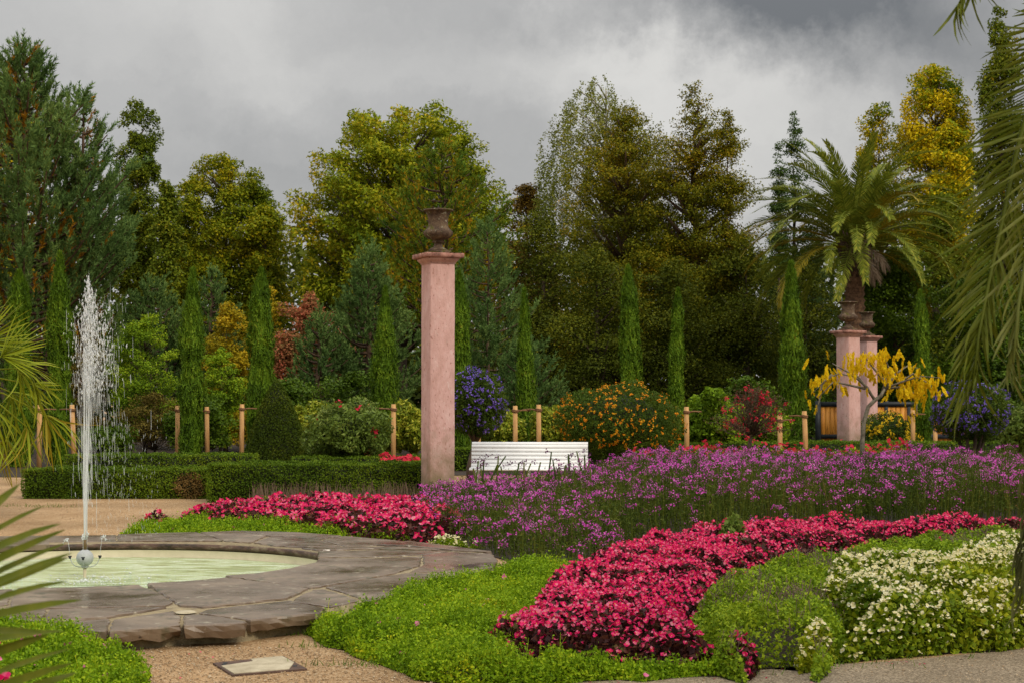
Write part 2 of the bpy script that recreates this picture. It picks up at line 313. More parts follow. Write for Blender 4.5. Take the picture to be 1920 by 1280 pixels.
g = leafmat
LF = dict(
    cypress=g('cypress_green', [(0.1, (0.018, 0.040, 0.006)), (0.5, (0.046, 0.096, 0.010)), (0.85, (0.10, 0.165, 0.020)), (0.97, (0.13, 0.10, 0.025))], 1.6),
    pine=g('pine_needles', [(0.1, (0.016, 0.040, 0.020)), (0.5, (0.034, 0.080, 0.038)), (0.9, (0.075, 0.135, 0.065))], 0.6),
    pinegold=g('gold_needles', [(0.2, (0.16, 0.08, 0.008)), (0.8, (0.40, 0.19, 0.015))], 1),
    pinemix=g('mixed_needles', [(0.15, (0.035, 0.075, 0.025)), (0.45, (0.07, 0.115, 0.022)), (0.66, (0.14, 0.125, 0.014)), (0.85, (0.32, 0.15, 0.012))], 1.1),
    oak=g('columnar_oak_leaves', [(0.1, (0.016, 0.035, 0.006)), (0.5, (0.040, 0.075, 0.012)), (0.88, (0.085, 0.115, 0.016)), (1, (0.25, 0.14, 0.02))], 0.6),
    gold=g('olive_gold_leaves', [(0.1, (0.035, 0.045, 0.005)), (0.45, (0.095, 0.095, 0.008)), (0.7, (0.18, 0.135, 0.010)), (0.95, (0.28, 0.155, 0.010))], 0.45),
    maple=g('maple_leaves', [(0.1, (0.055, 0.090, 0.008)), (0.5, (0.125, 0.165, 0.012)), (0.8, (0.24, 0.225, 0.018)), (1, (0.34, 0.22, 0.025))], 0.4),
    birch=g('birch_leaves', [(0.1, (0.050, 0.065, 0.018)), (0.6, (0.105, 0.12, 0.030)), (1, (0.19, 0.16, 0.035))], 0.5),
    swamp=g('russet_needles', [(0.1, (0.018, 0.022, 0.003)), (0.45, (0.055, 0.052, 0.005)), (0.7, (0.105, 0.075, 0.007)), (0.95, (0.175, 0.085, 0.012))], 0.35),
    darkyew=g('dark_yew', [(0.1, (0.012, 0.018, 0.004)), (0.5, (0.032, 0.044, 0.006)), (0.9, (0.080, 0.085, 0.010))], 0.5),
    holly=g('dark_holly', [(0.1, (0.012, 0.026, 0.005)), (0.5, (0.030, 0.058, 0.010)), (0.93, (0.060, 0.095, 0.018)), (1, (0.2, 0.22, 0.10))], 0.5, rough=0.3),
    hornbeam=g('yellow_hornbeam', [(0.15, (0.050, 0.080, 0.006)), (0.42, (0.14, 0.16, 0.008)), (0.6, (0.36, 0.25, 0.010)), (0.85, (0.58, 0.33, 0.012))], 0.5, w=0.42),
    spruce=g('dark_spruce', [(0.1, (0.012, 0.026, 0.012)), (0.9, (0.045, 0.075, 0.030))], 0.5),
    lime=g('bright_shrub', [(0.1, (0.040, 0.085, 0.008)), (0.5, (0.10, 0.19, 0.014)), (0.9, (0.22, 0.30, 0.02))], 0.9),
    yellowshrub=g('yellow_shrub', [(0.1, (0.10, 0.10, 0.008)), (0.5, (0.24, 0.19, 0.010)), (0.9, (0.42, 0.26, 0.015))], 0.9),
    pinkshrub=g('pink_shrub', [(0.15, (0.10, 0.085, 0.030)), (0.5, (0.22, 0.11, 0.06)), (0.8, (0.42, 0.13, 0.10)), (1, (0.55, 0.15, 0.13))], 0.9),
    brownshrub=g('brown_shrub', [(0.1, (0.04, 0.035, 0.010)), (0.6, (0.10, 0.085, 0.025)), (1, (0.16, 0.15, 0.04))], 0.9),
    box=g('box_hedge_leaves', [(0.1, (0.025, 0.055, 0.005)), (0.5, (0.055, 0.115, 0.009)), (0.9, (0.12, 0.19, 0.016))], 1.2),
    boxbrown=g('dry_hedge_leaves', [(0.1, (0.09, 0.06, 0.015)), (0.9, (0.36, 0.22, 0.07))], 3),
    topiary=g('topiary_yew', [(0.1, (0.014, 0.026, 0.004)), (0.6, (0.034, 0.055, 0.007)), (1, (0.075, 0.085, 0.014))], 1.5),
    laurel=g('pale_laurel', [(0.1, (0.055, 0.10, 0.02)), (0.6, (0.12, 0.20, 0.05)), (1, (0.26, 0.33, 0.14))], 1.5, rough=0.3),
    aucuba=g('golden_aucuba', [(0.1, (0.07, 0.11, 0.01)), (0.45, (0.18, 0.24, 0.02)), (0.8, (0.42, 0.42, 0.05)), (1, (0.6, 0.55, 0.12))], 2, rough=0.3, w=0.7),
    lantana=g('lantana_leaves', [(0.1, (0.014, 0.034, 0.006)), (0.6, (0.034, 0.065, 0.010)), (1, (0.07, 0.11, 0.02))], 1.5),
    orange=g('orange_blossom', [(0.1, (0.60, 0.17, 0.008)), (0.6, (0.78, 0.32, 0.010)), (1, (0.80, 0.45, 0.02))], 2, w=0.8),
    yellow=g('yellow_blossom', [(0.1, (0.70, 0.42, 0.008)), (1, (0.80, 0.58, 0.02))], 2, w=0.8),
    violet=g('violet_blossom', [(0.1, (0.10, 0.055, 0.36)), (0.6, (0.19, 0.11, 0.52)), (1, (0.34, 0.24, 0.66))], 2, w=0.8),
    redf=g('scarlet_blossom', [(0.1, (0.48, 0.012, 0.035)), (1, (0.75, 0.05, 0.09))], 2, w=0.8),
    redleaf=g('reddish_twigs', [(0.1, (0.06, 0.06, 0.02)), (0.6, (0.11, 0.075, 0.04)), (1, (0.22, 0.06, 0.06))], 2, w=0.8),
    cassia=g('golden_leaflets', [(0.1, (0.40, 0.24, 0.008)), (0.5, (0.72, 0.38, 0.008)), (1, (0.85, 0.50, 0.015))], 3, w=0.6, trans=0.35),
    cover=g('fresh_groundcover', [(0.1, (0.060, 0.14, 0.006)), (0.5, (0.135, 0.27, 0.010)), (0.85, (0.25, 0.39, 0.018)), (1, (0.45, 0.48, 0.02))], 2.5, w=0.6),
    coveryellow=g('yellow_groundcover', [(0.1, (0.25, 0.33, 0.01)), (1, (0.62, 0.58, 0.015))], 2.5, w=0.7),
    begleaf=g('bronze_begonia_leaves', [(0.1, (0.030, 0.010, 0.010)), (0.5, (0.075, 0.022, 0.018)), (0.85, (0.13, 0.045, 0.025)), (1, (0.09, 0.15, 0.02))], 2, w=0.8, rough=0.3),
    begred=g('crimson_petals', [(0.1, (0.42, 0.004, 0.05)), (0.45, (0.76, 0.010, 0.12)), (0.72, (0.84, 0.05, 0.20)), (1, (0.90, 0.36, 0.44))], 1.2, w=0.85, trans=0.3, spec=.15),
    begcore=g('flower_eyes', [(0.1, (0.75, 0.42, 0.03)), (1, (0.85, 0.60, 0.08))], 2),
    mauve=g('magenta_petals', [(0.1, (0.36, 0.022, 0.28)), (0.45, (0.70, 0.070, 0.52)), (0.8, (0.82, 0.18, 0.64)), (1, (0.84, 0.46, 0.76))], 0.6, w=0.75, trans=0.3),
    stems=g('purple_bed_stems', [(0.1, (0.018, 0.028, 0.006)), (0.5, (0.045, 0.060, 0.012)), (0.85, (0.085, 0.085, 0.02)), (1, (0.11, 0.05, 0.04))], 0.7, w=0.7),
    sage=g('mid_green_bed', [(0.1, (0.045, 0.10, 0.010)), (0.5, (0.105, 0.20, 0.014)), (0.9, (0.20, 0.31, 0.025))], 1.5, w=0.6),
    spikes=g('faded_flower_spikes', [(0.1, (0.10, 0.055, 0.055)), (1, (0.26, 0.16, 0.15))], 1.5, w=0.8),
    whiteleaf=g('lime_begonia_leaves', [(0.1, (0.055, 0.11, 0.006)), (0.5, (0.14, 0.21, 0.012)), (0.9, (0.30, 0.34, 0.02))], 1.5, w=0.6, rough=0.35),
    cream=g('cream_petals', [(0.1, (0.58, 0.52, 0.22)), (0.6, (0.78, 0.72, 0.42)), (1, (0.85, 0.82, 0.66))], 2, w=0.8),
    pink=g('pink_petals', [(0.1, (0.60, 0.10, 0.26)), (1, (0.82, 0.28, 0.42))], 2, w=0.8),
    palm=g('palm_leaflets', [(0.1, (0.050, 0.080, 0.012)), (0.5, (0.115, 0.160, 0.025)), (0.8, (0.21, 0.24, 0.045)), (1, (0.34, 0.28, 0.05))], 1.2, w=0.6, rough=0.4),
    palmyellow=g('yellowing_palm_leaflets', [(0.1, (0.16, 0.16, 0.015)), (1, (0.45, 0.32, 0.02))], 1.2, w=0.6, rough=0.4),
    palmdead=g('dead_palm_leaflets', [(0.1, (0.14, 0.095, 0.06)), (1, (0.38, 0.30, 0.22))], 1.2, w=0.6),
    fan=g('fan_palm_segments', [(0.1, (0.085, 0.13, 0.010)), (0.5, (0.19, 0.24, 0.018)), (1, (0.36, 0.37, 0.04))], 1.5, w=0.6, rough=0.35),
    near=g('near_palm_leaflets', [(0.1, (0.030, 0.048, 0.006)), (0.6, (0.075, 0.095, 0.012)), (0.9, (0.13, 0.13, 0.025)), (1, (0.24, 0.20, 0.08))], 2.5, w=0.6, rough=0.35),
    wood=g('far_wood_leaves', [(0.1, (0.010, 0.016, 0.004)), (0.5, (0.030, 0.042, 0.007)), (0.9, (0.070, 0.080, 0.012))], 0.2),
    grass=g('grass_blades', [(0.1, (0.06, 0.12, 0.01)), (1, (0.18, 0.28, 0.03))], 3),
    dry=g('dry_stalks', [(0.1, (0.11, 0.075, 0.05)), (1, (0.30, 0.20, 0.14))], 3),
    dead=g('fallen_leaves', [(0.1, (0.05, 0.03, 0.015)), (1, (0.22, 0.12, 0.04))], 3),
)
MT['core'] = surfmat('shaded_twigs', [(0.3, (0.010, 0.014, 0.004)), (0.7, (0.022, 0.030, 0.008))], 5, bump=0.5)  # near-black core colour, with the shade inside hedges and bushes painted in

# ------------------------------------------------------------------ the ground
def inpoly(pt, poly):
    x, y = pt[:, 0], pt[:, 1]; c = np.zeros(len(x), bool); n = len(poly)
    for i in range(n):
        x1, y1 = poly[i]; x2, y2 = poly[(i + 1) % n]
        h = ((y1 > y) != (y2 > y)) & (x < (x2 - x1) * (y - y1) / (y2 - y1 + 1e-12) + x1); c ^= h
    return c


def edgedist(pt, poly):
    d = np.full(len(pt), 1e9)
    for i in range(len(poly)):
        a = np.array(poly[i]); b_ = np.array(poly[(i + 1) % len(poly)]); ab = b_ - a
        t = np.clip(((pt - a) @ ab) / (ab @ ab + 1e-12), 0, 1); d = np.minimum(d, np.linalg.norm(pt - a - t[:, None] * ab, axis=1))
    return d


def ngon_prism(poly, z0, z1, name, mat, parent=None, bev=0.0, jitter=0.0):
    import bmesh
    bm = bmesh.new()
    vs = [bm.verts.new((x, y, z1 + (random.uniform(-1, 1) * jitter))) for x, y in poly]
    f = bm.faces.new(vs)
    if f.normal.z < 0: f.normal_flip()
    bm.normal_update()
    if f.normal.z < 0: f.normal_flip()
    r = bmesh.ops.extrude_face_region(bm, geom=[f])
    for v in [q for q in r['geom'] if isinstance(q, bmesh.types.BMVert)]: v.co.z = z1
    for v in vs: v.co.z = z0
    bm.normal_update(); bmesh.ops.recalc_face_normals(bm, faces=bm.faces)
    if bev:
        top = [e for e in bm.edges if all(v.co.z > z1 - 1e-4 for v in e.verts)]
        bmesh.ops.bevel(bm, geom=top, offset=bev, segments=2, profile=0.6, affect='EDGES')
    bmesh.ops.triangulate(bm, faces=[q for q in bm.faces if len(q.verts) > 4])
    me = bpy.data.meshes.new(name); bm.to_mesh(me); bm.free(); me.materials.append(mat)
    return put(name, me, parent)


def noise2(x, y, s, seed=0):
    """cheap smooth value noise in numpy"""
    x = x * s + seed * 17.3; y = y * s + seed * 7.1
    xi, yi = np.floor(x), np.floor(y); fx, fy = x - xi, y - yi
    fx, fy = fx * fx * (3 - 2 * fx), fy * fy * (3 - 2 * fy)
    def h(a, b_): q = np.sin(a * 127.1 + b_ * 311.7 + seed) * 43758.5453; return q - np.floor(q)
    return (h(xi, yi) * (1 - fx) + h(xi + 1, yi) * fx) * (1 - fy) + (h(xi, yi + 1) * (1 - fx) + h(xi + 1, yi + 1) * fx) * fy


# pool outlines, traced at their height
CZ = 0.15                                   # top of the coping
C0 = np.array([X(165, 14.2), 14.15])         # pool centre
RI = 2.12
inner = [(C0[0] + RI * 1.04 * math.cos(a), C0[1] + RI * 0.93 * math.sin(a)) for a in np.linspace(0, 2 * PI, 56, endpoint=False)]
# ground sheet with the pool cut out: near grid ring plus a far sheet
gb = MB()
hole = np.array(inner)
far = np.array([(C0[0] + 700 * math.cos(a), C0[1] + 700 * math.sin(a)) for a in np.linspace(0, 2 * PI, 56, endpoint=False)])
rings = [hole] + [C0 + (hole - C0) / np.linalg.norm(hole - C0, axis=1)[:, None] * r_ for r_ in (2.9, 4, 6, 9, 14, 25, 50, 120, 700)]
V = np.concatenate([np.c_[r_, np.zeros(56)] for r_ in rings])
F = [[k * 56 + i, k * 56 + (i + 1) % 56, (k + 1) * 56 + (i + 1) % 56, (k + 1) * 56 + i] for k in range(len(rings) - 1) for i in range(56)]
gb.add(V, np.array(F)[:, ::-1]); tag(gb.build('ground', MT['gravel']), kind='structure')
pp = [G(*q) for q in [(880, 1300), (1000, 1283), (1150, 1276), (1300, 1268), (1400, 1258), (1560, 1246), (1700, 1238), (1800, 1228), (1920, 1217), (2100, 1200), (2600, 1290), (2600, 1500), (700, 1500)]]
V = np.array([(x, y, 0.004) for x, y in pp]); cpt = V.mean(0)
pb = MB(); pb.add(np.vstack([V, cpt]), [[i, (i + 1) % len(V), len(V)] for i in range(len(V))]); tag(pb.build('path', MT['path']), kind='structure')

def rough_slab(poly, z0, z1, name, mat, parent):
    """flagstone with a hewn, uneven edge"""
    q = np.array(poly); 
    if sum(q[i][0] * q[(i + 1) % len(q)][1] - q[(i + 1) % len(q)][0] * q[i][1] for i in range(len(q))) < 0: q = q[::-1]
    n = len(q); e = np.roll(q, -1, 0) - np.roll(q, 1, 0); out = unit(np.c_[e[:, 1], -e[:, 0]]); V = []; h = z1 - z0
    for ins, z, j, jz in ((-.012, z1, .001, 0), (-.003, z1 - .004, .001, .001), (.001, z1 - .013, .003, .002), (.003, z1 - h * .5, .007, .004), (-.010, z0, .012, .010)):
        V.append(np.c_[q + out * (ins + R.normal(0, j, (n, 1))), z + R.normal(0, jz, n)])
    V = np.concatenate(V); F = [[k * n + (i + 1) % n, k * n + i, (k + 1) * n + i, (k + 1) * n + (i + 1) % n] for k in range(4) for i in range(n)]
    import bmesh; bm = bmesh.new(); vs = [bm.verts.new(tuple(v)) for v in V]
    for f in np.array(F)[:, ::-1]: bm.faces.new([vs[i] for i in f])
    f = bm.faces.new(vs[:n]); bm.normal_update()
    if f.normal.z < 0: f.normal_flip()
    bmesh.ops.triangulate(bm, faces=[f], quad_method='BEAUTY', ngon_method='BEAUTY')
    me = bpy.data.meshes.new(name); bm.to_mesh(me); bm.free(); me.materials.append(mat); return put(name, me, parent)


# ------------------------------------------------------------------ pool, coping slabs, fountain
pool = thing('garden_pool', 'round pool rimmed with wet brown flagstones around the fountain', 'pool', (C0[0], C0[1], 0))
def loc2(p): return (p[0] - C0[0], p[1] - C0[1])
outer_px = [(-240, 1085), (-150, 1120), (0, 1156), (70, 1168), (140, 1178), (208, 1180), (340, 1170), (380, 1167), (460, 1165), (470, 1160), (600, 1146), (690, 1128),
            (760, 1106), (850, 1082), (925, 1062), (934, 1048), (925, 1032), (840, 1020), (720, 1007), (640, 1000), (450, 994), (300, 997), (150, 1002), (0, 1003), (-150, 1012), (-240, 1035)]
outer = [G(x, y, CZ) for x, y in outer_px]
fb = MB(); n = len(outer)                     # rubble foundation under the slabs
fo = [(C0[0] + (x - C0[0]) * 0.975, C0[1] + (y - C0[1]) * 0.975) for x, y in outer]
idx = lambda k: inner[k % 56]
def outer_at(a):
    d = np.array([math.cos(a), math.sin(a)]); best = None
    for i in range(len(fo)):
        p, q = np.array(fo[i]) - C0, np.array(fo[(i + 1) % len(fo)]) - C0; e = q - p
        den = d[0] * e[1] - d[1] * e[0]
        if abs(den) < 1e-9: continue
        t = (p[0] * e[1] - p[1] * e[0]) / den; s_ = (p[0] * d[1] - p[1] * d[0]) / den
        if t > 0 and -1e-6 <= s_ <= 1 + 1e-6: best = t if best is None else max(best, t)
    return best * d if best else d * 3
K = 96; rin, rout = [], []
for k in range(K):
    a = 2 * PI * k / K; rin.append((RI * 1.04 * math.cos(a), RI * 0.93 * math.sin(a))); th = math.atan2(rin[-1][1], rin[-1][0]); rout.append(tuple(outer_at(th)))
V = []
for k in range(K):
    V += [(*np.array(rin[k]) * 1.015, 0.02 - 0.4), (*np.array(rin[k]) * 1.015, CZ - 0.012), (*rout[k], CZ - 0.014), (*(np.array(rout[k]) * (1 + 0.004 * random.uniform(-1, 1))), -0.05)]
F = []
for k in range(K):
    a, c = 4 * k, 4 * ((k + 1) % K)
    for q in range(3): F.append([a + q, c + q, c + q + 1, a + q + 1])
fb.add(V, F); fb.build('foundation', MT['mortar'], pool)
wb = MB(); V = []
for k in range(K):
    p = np.array(rin[k]); V += [(*p, CZ - 0.075), (*p, -0.01), (*(p * 0.955), -0.01), (*(p * 0.95), -0.45)]
wb.add(V, [[4 * k + q, 4 * ((k + 1) % K) + q, 4 * ((k + 1) % K) + q + 1, 4 * k + q + 1] for k in range(K) for q in range(3)]); wb.build('basin_wall', MT['basin'], pool)
# water
wv = MB(); p = np.array(rin); V = np.vstack([np.c_[p * 0.995, np.full(K, 0.004)], [[0, 0, 0.004]]]) + np.array([C0[0], C0[1], 0])
wv.add(V, [[k, (k + 1) % K, K] for k in range(K)]); tag(wv.build('water', MT['water']), kind='structure')
# coping slabs traced from the photograph at their height; the joints between them are real gaps
slabs = [
    [(-60, 1106), (24, 1102), (15, 1131), (-60, 1140)],
    [(33, 1101), (130, 1100), (262, 1095), (302, 1112), (325, 1128), (310, 1134), (230, 1136), (95, 1138), (22, 1139), (20, 1131)],
    [(276, 1093), (350, 1089), (424, 1082), (470, 1088), (540, 1096), (578, 1102), (540, 1120), (500, 1124), (440, 1131), (380, 1137), (338, 1134)],
    [(422, 1078), (480, 1074), (540, 1065), (592, 1053), (598, 1046), (700, 1046), (790, 1042), (788, 1058), (740, 1073), (680, 1084), (620, 1095), (582, 1101), (500, 1090)],
    [(596, 1030), (597, 1042), (700, 1042), (788, 1038), (840, 1032), (720, 1029), (640, 1031)],
    [(792, 1038), (844, 1033), (922, 1036), (934, 1048), (925, 1062), (850, 1070), (768, 1070), (794, 1056)],
    [(690, 1084), (760, 1073), (850, 1074), (915, 1066), (850, 1082), (760, 1106), (690, 1126), (660, 1114), (610, 1099)],
    [(586, 1104), (608, 1103), (655, 1117), (672, 1124), (620, 1136), (548, 1126), (560, 1116)],
    [(388, 1141), (440, 1135), (545, 1124), (610, 1138), (600, 1147), (470, 1160), (435, 1155), (372, 1147)],
    [(344, 1152), (372, 1150), (422, 1156), (462, 1163), (458, 1167), (400, 1169), (345, 1172)],
    [(212, 1160), (325, 1143), (328, 1150), (340, 1152), (337, 1170), (206, 1182)],
    [(93, 1142), (220, 1139), (312, 1137), (200, 1156), (140, 1160), (83, 1165)],
    [(-60, 1146), (86, 1142), (76, 1164), (0, 1156), (-60, 1149)],
    [(85, 1168), (150, 1162), (205, 1158), (198, 1182), (140, 1180)],
    # far rim
    [(-60, 1004), (60, 1003), (60, 1014), (-60, 1016)], [(63, 1003), (218, 1001), (218, 1013), (63, 1014)],
    [(221, 1001), (370, 997), (418, 1013), (221, 1013)], [(375, 997), (445, 994), (500, 1003), (470, 1016), (423, 1013)],
    [(450, 994), (555, 997), (640, 1003), (600, 1009), (505, 1003)], [(507, 1005), (600, 1011), (640, 1023), (560, 1024), (520, 1022), (476, 1016)],
    [(565, 1026), (644, 1024), (760, 1024), (845, 1030), (700, 1027), (593, 1030)],
    [(645, 1003), (720, 1009), (760, 1013), (700, 1020), (650, 1023), (604, 1011)], [(765, 1013), (840, 1022), (922, 1033), (850, 1030), (760, 1022), (706, 1020)],
]
for k, sp in enumerate(slabs):
    pts = []
    q = [loc2(G(x, y, CZ)) for x, y in sp]
    cen = np.mean(q, axis=0)
    for i in range(len(q)):
        a, c = np.array(q[i]), np.array(q[(i + 1) % len(q)]); nn = max(1, int(np.linalg.norm(c - a) / 0.06))
        for t in range(nn):
            p_ = a + (c - a) * t / nn; 
            if t: p_ = p_ + R.normal(0, 0.005, 2)
            pts.append(tuple(p_ + (cen - p_) * 0.004))
    dz = R.uniform(-0.005, 0.005)
    o = rough_slab(pts, CZ - 0.06 - (0.035 if max(q_[1] for q_ in sp) > 1150 else 0) * R.uniform(0.4, 1), CZ + dz, 'stone_slab', MT['slab'], pool)
for a0, a1 in [(1.95, 2.6), (2.6, 3.25), (3.25, 3.75), (3.75, 4.1)]:      # the rim outside the frame goes on
    pts = [tuple(np.array([RI * 1.04 * math.cos(t), RI * 0.93 * math.sin(t)]) ) for t in np.linspace(a0 + .01, a1 - .01, 8)] + [tuple(outer_at(t) / 0.975) for t in np.linspace(a1 - .01, a0 + .01, 8)]
    ngon_prism(pts, CZ - 0.06, CZ - 0.003, 'stone_slab', MT['slab'], pool, 0.006)
lb = MB(); V = []
for k in range(K):                              # dark edge of the slabs over the basin
    p_ = np.array(rin[k]); j = 1 + R.normal(0, 0.0015); V += [(*(p_ * 1.008 * j), CZ - 0.012), (*(p_ * 1.001 * j), CZ - 0.02), (*(p_ * 1.001 * j), CZ - 0.066), (*(p_ * 1.02), CZ - 0.072)]
lb.add(V, [[4 * k + q, 4 * ((k + 1) % K) + q, 4 * ((k + 1) % K) + q + 1, 4 * k + q + 1] for k in range(K) for q in range(3)]); lb.build('basin_lip', MT['lip'], pool)
c = loc2(G(348, 1146, CZ)); mbp = MB(); mbp.lathe([(0, CZ + .004), (0.06, CZ + .004), (0.072, CZ - .004)], (c[0], c[1], 0), 20, 0.03); mbp.build('mortar_patch', MT['concrete'], pool)

FD = 14.3
fx, fz = X(162, FD), 0.0
ft = thing('fountain', 'steel ball fountain nozzle with four curved side jets in the pool', 'fountain', (fx, FD, 0))
zc = Zp(1045, FD); rb = M(15.8, FD)
s_ = MB(); s_.lathe([(rb * math.sin(t) + 1e-4, zc - rb * math.cos(t)) for t in np.linspace(0, PI, 18)], n=28); s_.build('ball', MT['steel'], ft, True)
s_ = MB(); s_.tube([(0, 0, -0.35), (0, 0, zc - rb * .9)], 0.014, 10); s_.build('pipe', MT['basin'], ft, True)
s_ = MB(); s_.lathe([(0.001, zc + rb * .96), (0.017, zc + rb * .96), (0.017, zc + rb + .04), (0.014, zc + rb + .085), (0.001, zc + rb + .085)], n=16); s_.build('nozzle', MT['brass'], ft, True)
s_ = MB(); s_.lathe([(0.001, zc - rb - .015), (0.028, zc - rb - .012), (0.03, zc - rb + .008), (0.001, zc - rb + .02)], n=16); s_.build('hub', MT['steel'], ft, True)
zj = zc + rb + .085
for a in (math.radians(8), math.radians(98), math.radians(188), math.radians(278)):
    d = np.array([math.cos(a), math.sin(a)]); 
    pts = [(*(d * r_), z_) for r_, z_ in [(0.01, zc - rb - .002), (0.05, zc - rb - .004), (0.085, zc - rb + .006), (0.11, zc - rb + .03), (0.124, zc - rb + .065), (0.13, zc - .002)]]
    s_ = MB(); s_.tube(pts, 0.0042, 6); arm = s_.build('jet_arm', MT['steel'], ft, True)
    s_ = MB(); s_.tube([(*(d * .13), zc - .004), (*(d * .13), zc + .012)], 0.011, 8); s_.box((*(d * .13), zc + .016), (0.03, 0.012, 0.01)); s_.build('jet_head', MT['iron'], arm)
def drops(Pn, size, stretch=1.6):
    """small octahedra stretched downward"""
    n = len(Pn); s1 = size[:, None]
    o = np.array([[1, 0, 0], [0, 1, 0], [-1, 0, 0], [0, -1, 0], [0, 0, 1], [0, 0, -1.0]])
    V = Pn[:, None] + o[None] * s1[:, None] * np.array([1, 1, 1])[None, None] ; V[:, 4:, 2] = Pn[:, None, 2] + (o[None, 4:, 2] * (size * stretch)[:, None])
    f = np.array([[0, 1, 4], [1, 2, 4], [2, 3, 4], [3, 0, 4], [1, 0, 5], [2, 1, 5], [3, 2, 5], [0, 3, 5]])
    return V.reshape(-1, 3), (f[None] + 6 * np.arange(n)[:, None, None]).reshape(-1, 3)
# water of the fountain
wj = thing('water_jet', 'tall white jet of water rising from the steel ball and falling as spray', 'water jet', (fx, FD, zj))
ztop = Zp(510, FD) - zj; H = ztop
s_ = MB()
for k in range(9):
    a = R.uniform(0, 2 * PI); r0 = 0.009 + .004 * R.random(); z1 = H * R.uniform(.62, .88); zs = np.linspace(0, z1, 22)
    s_.tube([(r0 * math.cos(a) * (1 + 2.2 * z / H) + .004 * math.sin(z * 5 + k), r0 * math.sin(a) * (1 + z / H), z) for z in zs], np.interp(zs / z1, [0, .6, 1], [.0050, .0032, .0006]), 5)
s_.build('rising_stream', MT['drop'], wj, True)
n = 2100; t = R.random(n); z = H * np.clip(.52 + .47 * R.beta(1.7, 1.7, n), 0, .995); 
prof = np.interp(z / H, [0.38, .55, .72, .80, .88, .94, 1], [.12, .15, .19, .19, .10, .035, .010])
xx = R.normal(0, .5, n) * prof + np.interp(z / H, [.4, .7, .85, 1], [.10, .07, .03, .0]); yy = R.normal(0, .5, n) * prof
core = R.random(n) < .30; xx[core] = R.normal(0, .16, core.sum()) * prof[core] + np.interp(z[core] / H, [.4, .8, 1], [.02, .03, 0]); 
sz = np.clip(np.exp(R.normal(math.log(.0027), .5, n)), .001, .0075)
V, F = drops(np.c_[xx, yy, z], sz, 3.4); s_ = MB().add(V, F); o = s_.build('spray_drops', MT['drop'], wj); o['kind'] = 'stuff'
n = 760; x0 = np.concatenate([R.normal(.01, .030, 240), R.normal(.10, .12, 520)]); y0 = R.normal(0, .09, n); z1 = H * R.beta(3, 2.2, n) * .93; ln = np.exp(R.normal(math.log(.085), .6, n)); ln[:240] *= 2.0
s_ = MB(); wd = np.exp(R.normal(math.log(.0022), .4, n))
Q = [] ; T3 = np.linspace(0, 2 * PI, 4)[:3]
V = np.zeros((n, 8, 3)); 
for k in range(3): V[:, k] = np.c_[x0 + wd * math.cos(T3[k]), y0 + wd * math.sin(T3[k]), z1 + ln * .3]; V[:, 3 + k] = np.c_[x0 + wd * math.cos(T3[k]) + .003, y0 + wd * math.sin(T3[k]), z1 - ln * .3]
V[:, 6] = np.c_[x0, y0, z1 + ln * .5]; V[:, 7] = np.c_[x0 + .004, y0, z1 - ln * .5]
f4 = np.array([[0, 1, 4, 3], [1, 2, 5, 4], [2, 0, 3, 5]]); f3 = np.array([[1, 0, 6], [2, 1, 6], [0, 2, 6], [3, 4, 7], [4, 5, 7], [5, 3, 7]])
s_.add(V, (f4[None] + 8 * np.arange(n)[:, None, None]).reshape(-1, 4)); s_.f.append((f3[None] + 8 * np.arange(n)[:, None, None]).reshape(-1, 3))
o = s_.build('falling_drops', MT['streak'], wj); o['kind'] = 'stuff'
n = 420; a_ = R.uniform(0, 2 * PI, n); r_ = np.abs(R.normal(0, .42, n)) + .05; V, F = drops(np.c_[r_ * np.cos(a_) + .15, r_ * np.sin(a_) - .3, np.full(n, .010 - zj)], np.exp(R.normal(math.log(.006), .5, n)), .5); o = MB().add(V, F).build('splashes', MT['drop'], wj); o['kind'] = 'stuff'
n = 260; x0 = R.uniform(.1, .62, n) + fx * 0; z1 = R.random(n) ** 1.2 * H * .45; V, F = drops(np.c_[x0, R.normal(0, .2, n), z1], np.full(n, .0020), 9); o = MB().add(V, F).build('drizzle', MT['streak'], wj); o['kind'] = 'stuff'
for a, h_ in ((8, .17), (98, .19), (188, .15), (278, .19)):
    a = math.radians(a); d = np.array([math.cos(a), math.sin(a)]); pts = []
    for t in np.linspace(0, 1, 9):
        r_ = .13 + .035 * t + .05 * max(0, t - .7); z_ = zc + .02 + h_ * (1 - (1 - min(t, .8) / .8) ** 2) - .12 * max(0, t - .8) - zj
        pts.append((*(d * r_), z_))
    s_ = MB(); s_.tube(pts[:6], 0.0018, 4); Pn = np.array(pts[5:]); Pn = np.repeat(Pn, 5, 0) + R.normal(0, .006, (len(Pn) * 5, 3)); V, F = drops(Pn, R.uniform(.003, .007, len(Pn))); s_.add(V, F); s_.build('side_jet', MT['drop'], wj)

